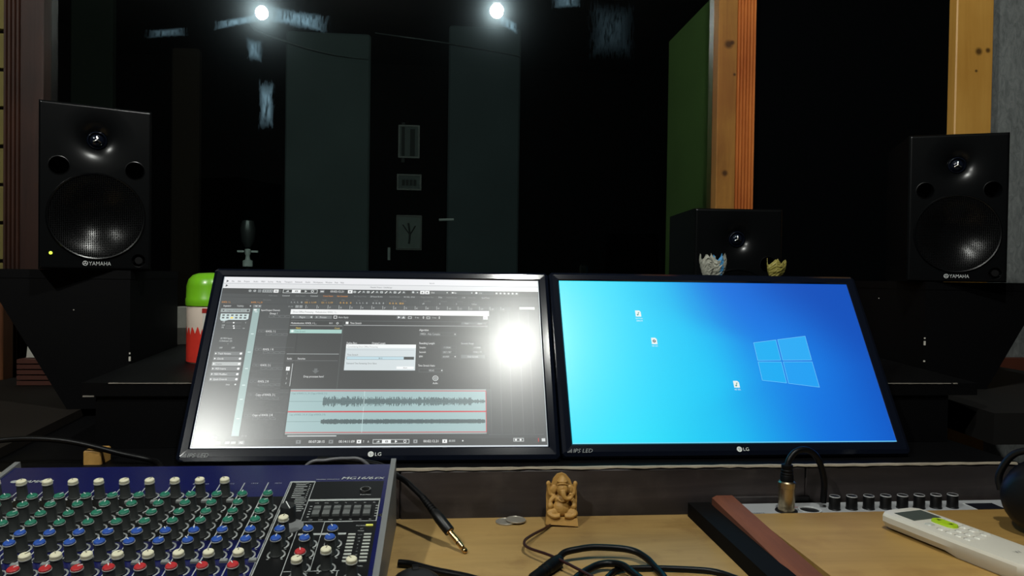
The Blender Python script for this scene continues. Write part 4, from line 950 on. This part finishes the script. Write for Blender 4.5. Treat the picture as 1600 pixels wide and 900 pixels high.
# coins
cm = mat('dull_coin', (168, 162, 150), .42, metal=.6, bump=.3, bscale=300)
for (x, y, z, r, lab) in ((.0855, .9455, DZ, .0132, 'dull grey coin lying flat, the lower of two'), (.0985, .9455, DZ+.0022, .0130, 'dull grey coin resting on top of the other coin')):
    t = thing('coin', lab, 'coin', (x, y, z+.0002), 0, 'two coins'); 
    if z > DZ: t.rotation_euler = (0, math.radians(2), 0)
    MB().lathe([(.0001, .0), (r-.0003, .0), (r, .0004), (r, .0016), (r-.0004, .0019), (r-.0012, .0019), (r-.0015, .0016), (.0001, .0016)], 36).build('disc', cm, t, 30)
    MB().text('1', (-.0018, -.004, .0017), (1,0,0), (0,1,0), .006).build('relief', cm, t)

# quarter-inch jack plug hanging over the desk, cable coming from behind the console
t = thing('jack_plug', 'black instrument jack plug with gold tip leaning on the desk', 'plug', (.0295, .8415, DZ))
def rel(*p): return [(a-.0295, b-.8415, c-DZ) for a, b, c in p]
tip = Vector((0, 0, .0032)); d = (Vector((-.048, .050, .0445))).normalized()
MB().tube(rel((-.16, .985, .826), (-.11, .965, .828), (-.075, .948, .826), (-.058, .936, .818), (-.042, .9185, .8135), (-.0205, .8935, .8010)), .0036, 10).build('cable', M_['cable'], t, 60)
q = d.to_track_quat('Z', 'Y').to_matrix().to_4x4(); q.translation = tip
MB().lathe([(.0001, -.0032), (.0020, -.0026), (.0031, -.0008), (.0033, .0008), (.0026, .0032), (.0022, .0038), (.0030, .0046), (.0031, .0050), (.0031, .0295), (.0040, .0300), (.0040, .0312)], 20, 0, q).build('contact', mat('gold_contact', (206, 168, 112), .18, metal=1), t, 40)
MB().lathe([(.0032, .0122), (.0033, .0122), (.0033, .0134), (.0032, .0134)], 20, 0, q, False).build('insulator_ring', M_['black'], t)
MB().lathe([(.0062, .0300), (.0064, .0305), (.0064, .050), (.0058, .060), (.0050, .0615)], 22, 0, q).build('handle', M_['black'], t, 40)
bo = []
for i in range(7): bo += [(.0052-.0002*i, .0610+i*.0038), (.0052-.0002*i, .0630+i*.0038), (.0043-.0001*i, .0634+i*.0038), (.0043-.0001*i, .0646+i*.0038)]
MB().lathe(bo, 18, 0, q).build('strain_relief', M_['rubber'], t, 30)

# loose cables
def cable(name, pts, r, label, extra=None):
    x, y, z = pts[0]; t = thing(name, label, 'cable', (x, y, DZ))
    MB().tube([(a-x, b-y, c_-DZ) for a, b, c_ in pts], r, 10).build('sheath', M_['cable'], t, 60)
    return t
red = mat('maroon_cable', (40, 14, 14), .4)
t = thing('thin_cable', 'thin dark maroon cable running from behind the figurine', 'cable', (.136, .921, DZ)); 
MB().tube([(a-.136, b-.921, c_-DZ) for a, b, c_ in ((.172, .957, .7525), (.150, .945, .7525), (.136, .917, .754), (.111, .877, .758), (.0995, .852, .760), (.101, .829, .761), (.127, .792, .763), (.166, .738, .7585), (.20, .70, .753), (.235, .62, .753), (.22, .50, .753))], .0017, 8).build('sheath', red, t, 60)
t = cable('power_cable', [(.130, .797, .7585), (.139, .808, .7620), (.154, .812, .7640), (.177, .815, .7650), (.213, .811, .7630), (.227, .797, .7605), (.233, .777, .7570), (.236, .745, .7550), (.226, .66, .7550), (.17, .56, .7550), (.10, .46, .7550)], .0038, 'thick glossy black cable looping over the desk from a ribbed plug')
rb_ = MB()
pv = [Vector((.095, .748, .7575)), Vector((.135, .801, .7585))]; dv = (pv[1]-pv[0]).normalized(); qq = dv.to_track_quat('Z', 'Y').to_matrix().to_4x4(); qq.translation = pv[0]-Vector(t.location)
rb_.lathe([(.0045, 0), (.0062, .004), (.0064, .020), (.0058, .021), (.0068, .024), (.0060, .027), (.0070, .030), (.0062, .033), (.0072, .037), (.0074, .052), (.0066, .060), (.0040, .0645)], 18, 0, qq)
rb_.build('plug_body', M_['rubber'], t, 30)
cable('coiled_cable', [(.05, .50, .7552), (.075, .62, .7552), (.110, .70, .7552), (.143, .754, .7560), (.162, .774, .7575), (.175, .781, .7590), (.187, .780, .7600), (.196, .769, .7620), (.204, .750, .7600), (.215, .69, .7640), (.25, .61, .7552), (.30, .52, .7552)], .0040, 'black cable hump between the looping cable and the flat one')
cable('desk_cable', [(.13, .52, .7545), (.15, .64, .7545), (.160, .70, .7545), (.171, .744, .7545), (.181, .763, .7546), (.193, .776, .7548), (.218, .7785, .7550), (.259, .775, .7545), (.293, .767, .7545), (.309, .752, .7545), (.316, .735, .7545), (.318, .68, .7545), (.305, .60, .7545), (.29, .50, .7545)], .0031, 'black cable running flat to the black console side')
cable('audio_cable', [(-.044, .8065, .7555), (-.030, .8015, .7555), (-.004, .783, .7555), (.039, .757, .7555), (.075, .715, .7555), (.065, .64, .7555), (.03, .54, .7555)], .0040, 'straight black cable beside the grey end of the mixing console')
# computer mouse
t = thing('computer_mouse', 'black rounded mouse at the lower edge beside the mixing console', 'mouse', (-.020, .712, DZ+.0003)); t.rotation_euler = (0, 0, math.radians(8))
vs = []; fs = []; nr, ns = 8, 22
for j in range(nr+1):
    a = math.pi/2*j/nr
    for k in range(ns):
        th = 2*math.pi*k/ns; vs.append((.031*math.cos(th)*math.cos(a)**.6 if j < nr else 0, .054*math.sin(th)*math.cos(a)**.7-.0 if j < nr else 0, .001+.026*math.sin(a)))
for j in range(nr):
    for k in range(ns): fs.append((j*ns+k, j*ns+(k+1) % ns, (j+1)*ns+(k+1) % ns, (j+1)*ns+k))
fs.append(tuple(range(ns-1, -1, -1)))
MB().add(vs, fs).build('shell', M_['black'], t, 60)
MB().lathe([(.0065, -.003), (.0065, .003)], 16, 0, T(0, .026, .0225) @ RY(90)).build('wheel', M_['rubber'], t, 40)

# headphones at the right edge
t = thing('headphones', 'black headphones standing on the plywood board at the right edge', 'headphones', (.706, .80, BZ+.0003)); t.rotation_euler = (0, 0, math.radians(-62))
for i, (yy, fl) in enumerate(((-.0, 1), (.105, -1))):
    A = T(0, yy, .043) @ RX(90)
    cup = MB().lathe([(.0001, .030), (.026, .029), (.034, .024), (.040, .012), (.0425, .0), (.0425, -.004)], 32, 0, T(0, yy, .043) @ RX(90) if fl > 0 else T(0, yy, .043) @ RX(-90)).build('ear_cup', M_['black'], t, 40)
    MB().lathe([(.041, -.004), (.0445, -.007), (.0450, -.015), (.040, -.021), (.028, -.022), (.022, -.016), (.0001, -.014)], 32, 0, T(0, yy, .043) @ RX(90) if fl > 0 else T(0, yy, .043) @ RX(-90)).build('ear_pad', M_['rubber'], cup, 60)
    MB().tube([(-.044, yy, .043), (-.046, yy, .062), (-.030, yy, .090), (0, yy, .100), (.030, yy, .090), (.046, yy, .062), (.044, yy, .043)], .0042, 10).build('yoke', M_['black'], t, 60)
MB().tube([(0, -.002, .098), (0, -.010, .130), (0, .015, .170), (0, .0525, .184), (0, .09, .170), (0, .115, .130), (0, .107, .098)], .0085, 12).build('headband', M_['rubber'], t, 60)

# ------------------------------------------------------------------ things behind the screens
t = thing('wipes_canister', 'white and red canister with a green dome lid behind the left screen', 'canister', (-.409, 1.352, PZ+.0003))
cb = MB().lathe([(.0385, 0), (.040, .003), (.040, .098), (.0385, .102), (.001, .102)], 40).build('body', mat('canister_white', (206, 190, 176), .4), t, 40)
MB().lathe([(.0415, .100), (.0420, .104), (.0420, .112), (.0410, .1135), (.0405, .134), (.0370, .146), (.030, .1535), (.020, .1570), (.001, .158)], 40).build('dome_lid', mat('lime_green_lid', (110, 178, 28), .28, coat=.3), t, 40)
lb = MB(); n = 60; R_ = .0402; vs = []; fs = []
for k in range(n+1):
    a = math.radians(-190+k*1.62); top = .050+.013*abs(math.sin(k*.33))+.0012*math.sin(k*1.1)
    vs += [(R_*math.cos(a), R_*math.sin(a), .002), (R_*math.cos(a), R_*math.sin(a), top)]
    if k: fs.append((2*k-2, 2*k, 2*k+1, 2*k-1))
lb.add(vs, fs); lb.build('red_flower_label', mat('red_label', (206, 52, 40), .42, var=.25, vscale=60), cb, 60)
lw = MB(); vs = []; fs = []
for k in range(18):
    a = math.radians(-92+k*5); vs += [(.0404*math.cos(a), .0404*math.sin(a), .004), (.0404*math.cos(a), .0404*math.sin(a), .090)]
    if k: fs.append((2*k-2, 2*k, 2*k+1, 2*k-1))
lw.add(vs, fs).build('white_label', mat('white_label', (200, 196, 188), .5), cb, 60)
vs = []; fs = []
for k in range(19):
    a = math.radians(-94+k*5); vs += [(.0406*math.cos(a), .0406*math.sin(a), .088), (.0406*math.cos(a), .0406*math.sin(a), .096)]
    if k: fs.append((2*k-2, 2*k, 2*k+1, 2*k-1))
MB().add(vs, fs).build('red_band', mat('dark_red_band', (150, 34, 28), .45), cb, 60)

t = thing('carton', 'small pale carton standing behind the canister', 'carton', (-.552, 1.684, PZ+.0003))
MB().rbox((-.03, -.012, 0), (.016, .012, .082), .001).build('box', mat('pale_card', (150, 150, 142), .7, var=.2, vscale=40), t)
MB().box((-.0302, -.0124, .0), (.0162, -.0119, .036)).build('printed_panel', mat('grey_card_print', (74, 72, 66), .7, var=.5, vscale=60), t)

tag(MB().rbox((.44, 1.262, PZ+.0003), (.665, 1.338, 1.0685), .003).build('black_box', M_['black_wood']), 'plain black box behind the blue screen carrying crumpled paper', 'box')
def crumple(name, loc, sx, sy, sz, seed, mats, label, blue=False):
    random.seed(seed); t = thing(name, label, 'wrapper', loc, 0, 'crumpled wrappers')
    for i, (m, dx_, ph, kx) in enumerate(mats):
        n = 14; vs = []; fs = []
        for j in range(n+1):
            for k in range(n+1):
                a = (k/n-.5)*2.6+ph; hgt = j/n; rr = sx*kx*(.45+.62*math.sin(hgt*1.9))*(1+.16*math.sin(3.5*a+seed+i*2)+.05*random.uniform(-1, 1))
                vs.append((dx_+rr*math.sin(a), -sy*(.4+.6*math.sin(hgt*1.8))*math.cos(a)*(1+.08*random.uniform(-1, 1)), .0006+sz*hgt*(1-.28*abs(math.sin(2.3*a+i+seed)))*(1+.03*random.uniform(-1, 1))))
        for j in range(n):
            for k in range(n):
                b = j*(n+1)+k; fs.append((b, b+1, b+n+2, b+n+1))
        o = MB().add(vs, fs).build('fold', m, t)
        so = o.modifiers.new('thick', 'SOLIDIFY'); so.thickness = .0005
white_p = mat('white_crumpled_paper', (150, 150, 138), .7); blue_p = mat('blue_foil', (70, 140, 190), .4); yel_p = mat('yellow_crumpled_paper', (142, 132, 62), .65)
crumple('paper_wrapper', (.490, 1.298, 1.0688), .019, .016, .048, 4, ((white_p, -.012, -.5, .75), (white_p, .004, .5, 1.0), (blue_p, .008, .1, .62)), 'crumpled white and blue wrapper in front of the half hidden speaker')
crumple('yellow_wrapper', (.602, 1.298, 1.0688), .020, .015, .040, 9, ((yel_p, .0, .7, 1.0), (yel_p, .002, -.3, .7)), 'crumpled yellow wrapper in front of the half hidden speaker')

# wooden block and cables at the left, behind the console
tag(MB().rbox((-.462, 1.0, RZ_+.0003), (-.440, 1.030, RZ_+.0185), .0012).build('wooden_block', wood('raw_block', (150, 112, 52), (196, 152, 84), 'Y', 6, 6, .6)), 'small raw wooden block behind the mixing console', 'wooden block')
t = thing('speaker_cable', 'black cable arching over the back of the mixing console at left', 'cable', (-.60, 1.0, RZ_))
MB().tube([(-.16, .08, .022), (-.06, .03, .026), (.0, .0, .030), (.052, 0, .0345), (.083, 0, .0348), (.115, 0, .0320), (.146, 0, .0255), (.186, 0, .0145), (.225, -.002, .0062), (.245, -.03, .0075), (.252, -.046, .005), (.257, -.056, -.02), (.26, -.06, -.05)], .0036, 10).build('sheath', M_['cable'], t, 60)
t = thing('short_cable', 'short grey cable humped behind the console model lettering', 'cable', (-.17, .932, DZ))
MB().tube([(-.03, .0, .03), (.004, .0, .080), (.028, .0, .0865), (.052, .0, .0885), (.075, .0, .0845), (.10, .0, .05), (.11, .0, .004)], .0022, 8).build('sheath', mat('grey_cable', (92, 92, 94), .4), t, 60)
# slatted crate with white sheet beyond the left stand
t = thing('slatted_crate', 'brown slatted crate beyond the left speaker stand', 'crate', (-.835, 1.60, RZ_+.0145))
sm_ = wood('brown_slat', (66, 32, 22), (92, 48, 34), 'X', 6, 8, .6); sl_ = None
for i in range(5):
    if sl_ is None: sl_ = MB().box((-.035, 0, 0), (.06, .10, .0085)).build('slat', sm_, t, loc=(0, 0, .0005))
    else: q = share(sl_, t); q.location = (0, 0, .0005+i*.0112)
for x in (-.025, .045): MB().box((x, .03, .0005), (x+.012, .06, .054)).build('post', sm_, t)
tag(MB().add([(-.862,1.62,.8870),(-.80,1.62,.8870),(-.80,1.63,.8870),(-.862,1.63,.8870),(-.855,1.62,.955),(-.80,1.62,.945),(-.80,1.63,.945),(-.855,1.63,.955)], [(0,3,2,1),(4,5,6,7),(0,1,5,4),(1,2,6,5),(2,3,7,6),(3,0,4,7)]).build('white_card', mat('white_card', (190, 188, 178), .7)), 'white card standing on the slatted crate', 'card')
tag(MB().rbox((-1.02, 1.68, RZ_+.0145), (-.942, 1.72, 1.045), .002).build('timber_offcut', wood('amber_offcut', (78, 44, 24), (112, 68, 38), 'Z', 5, 10, .5)), 'amber timber offcut standing at the far left edge', 'timber')
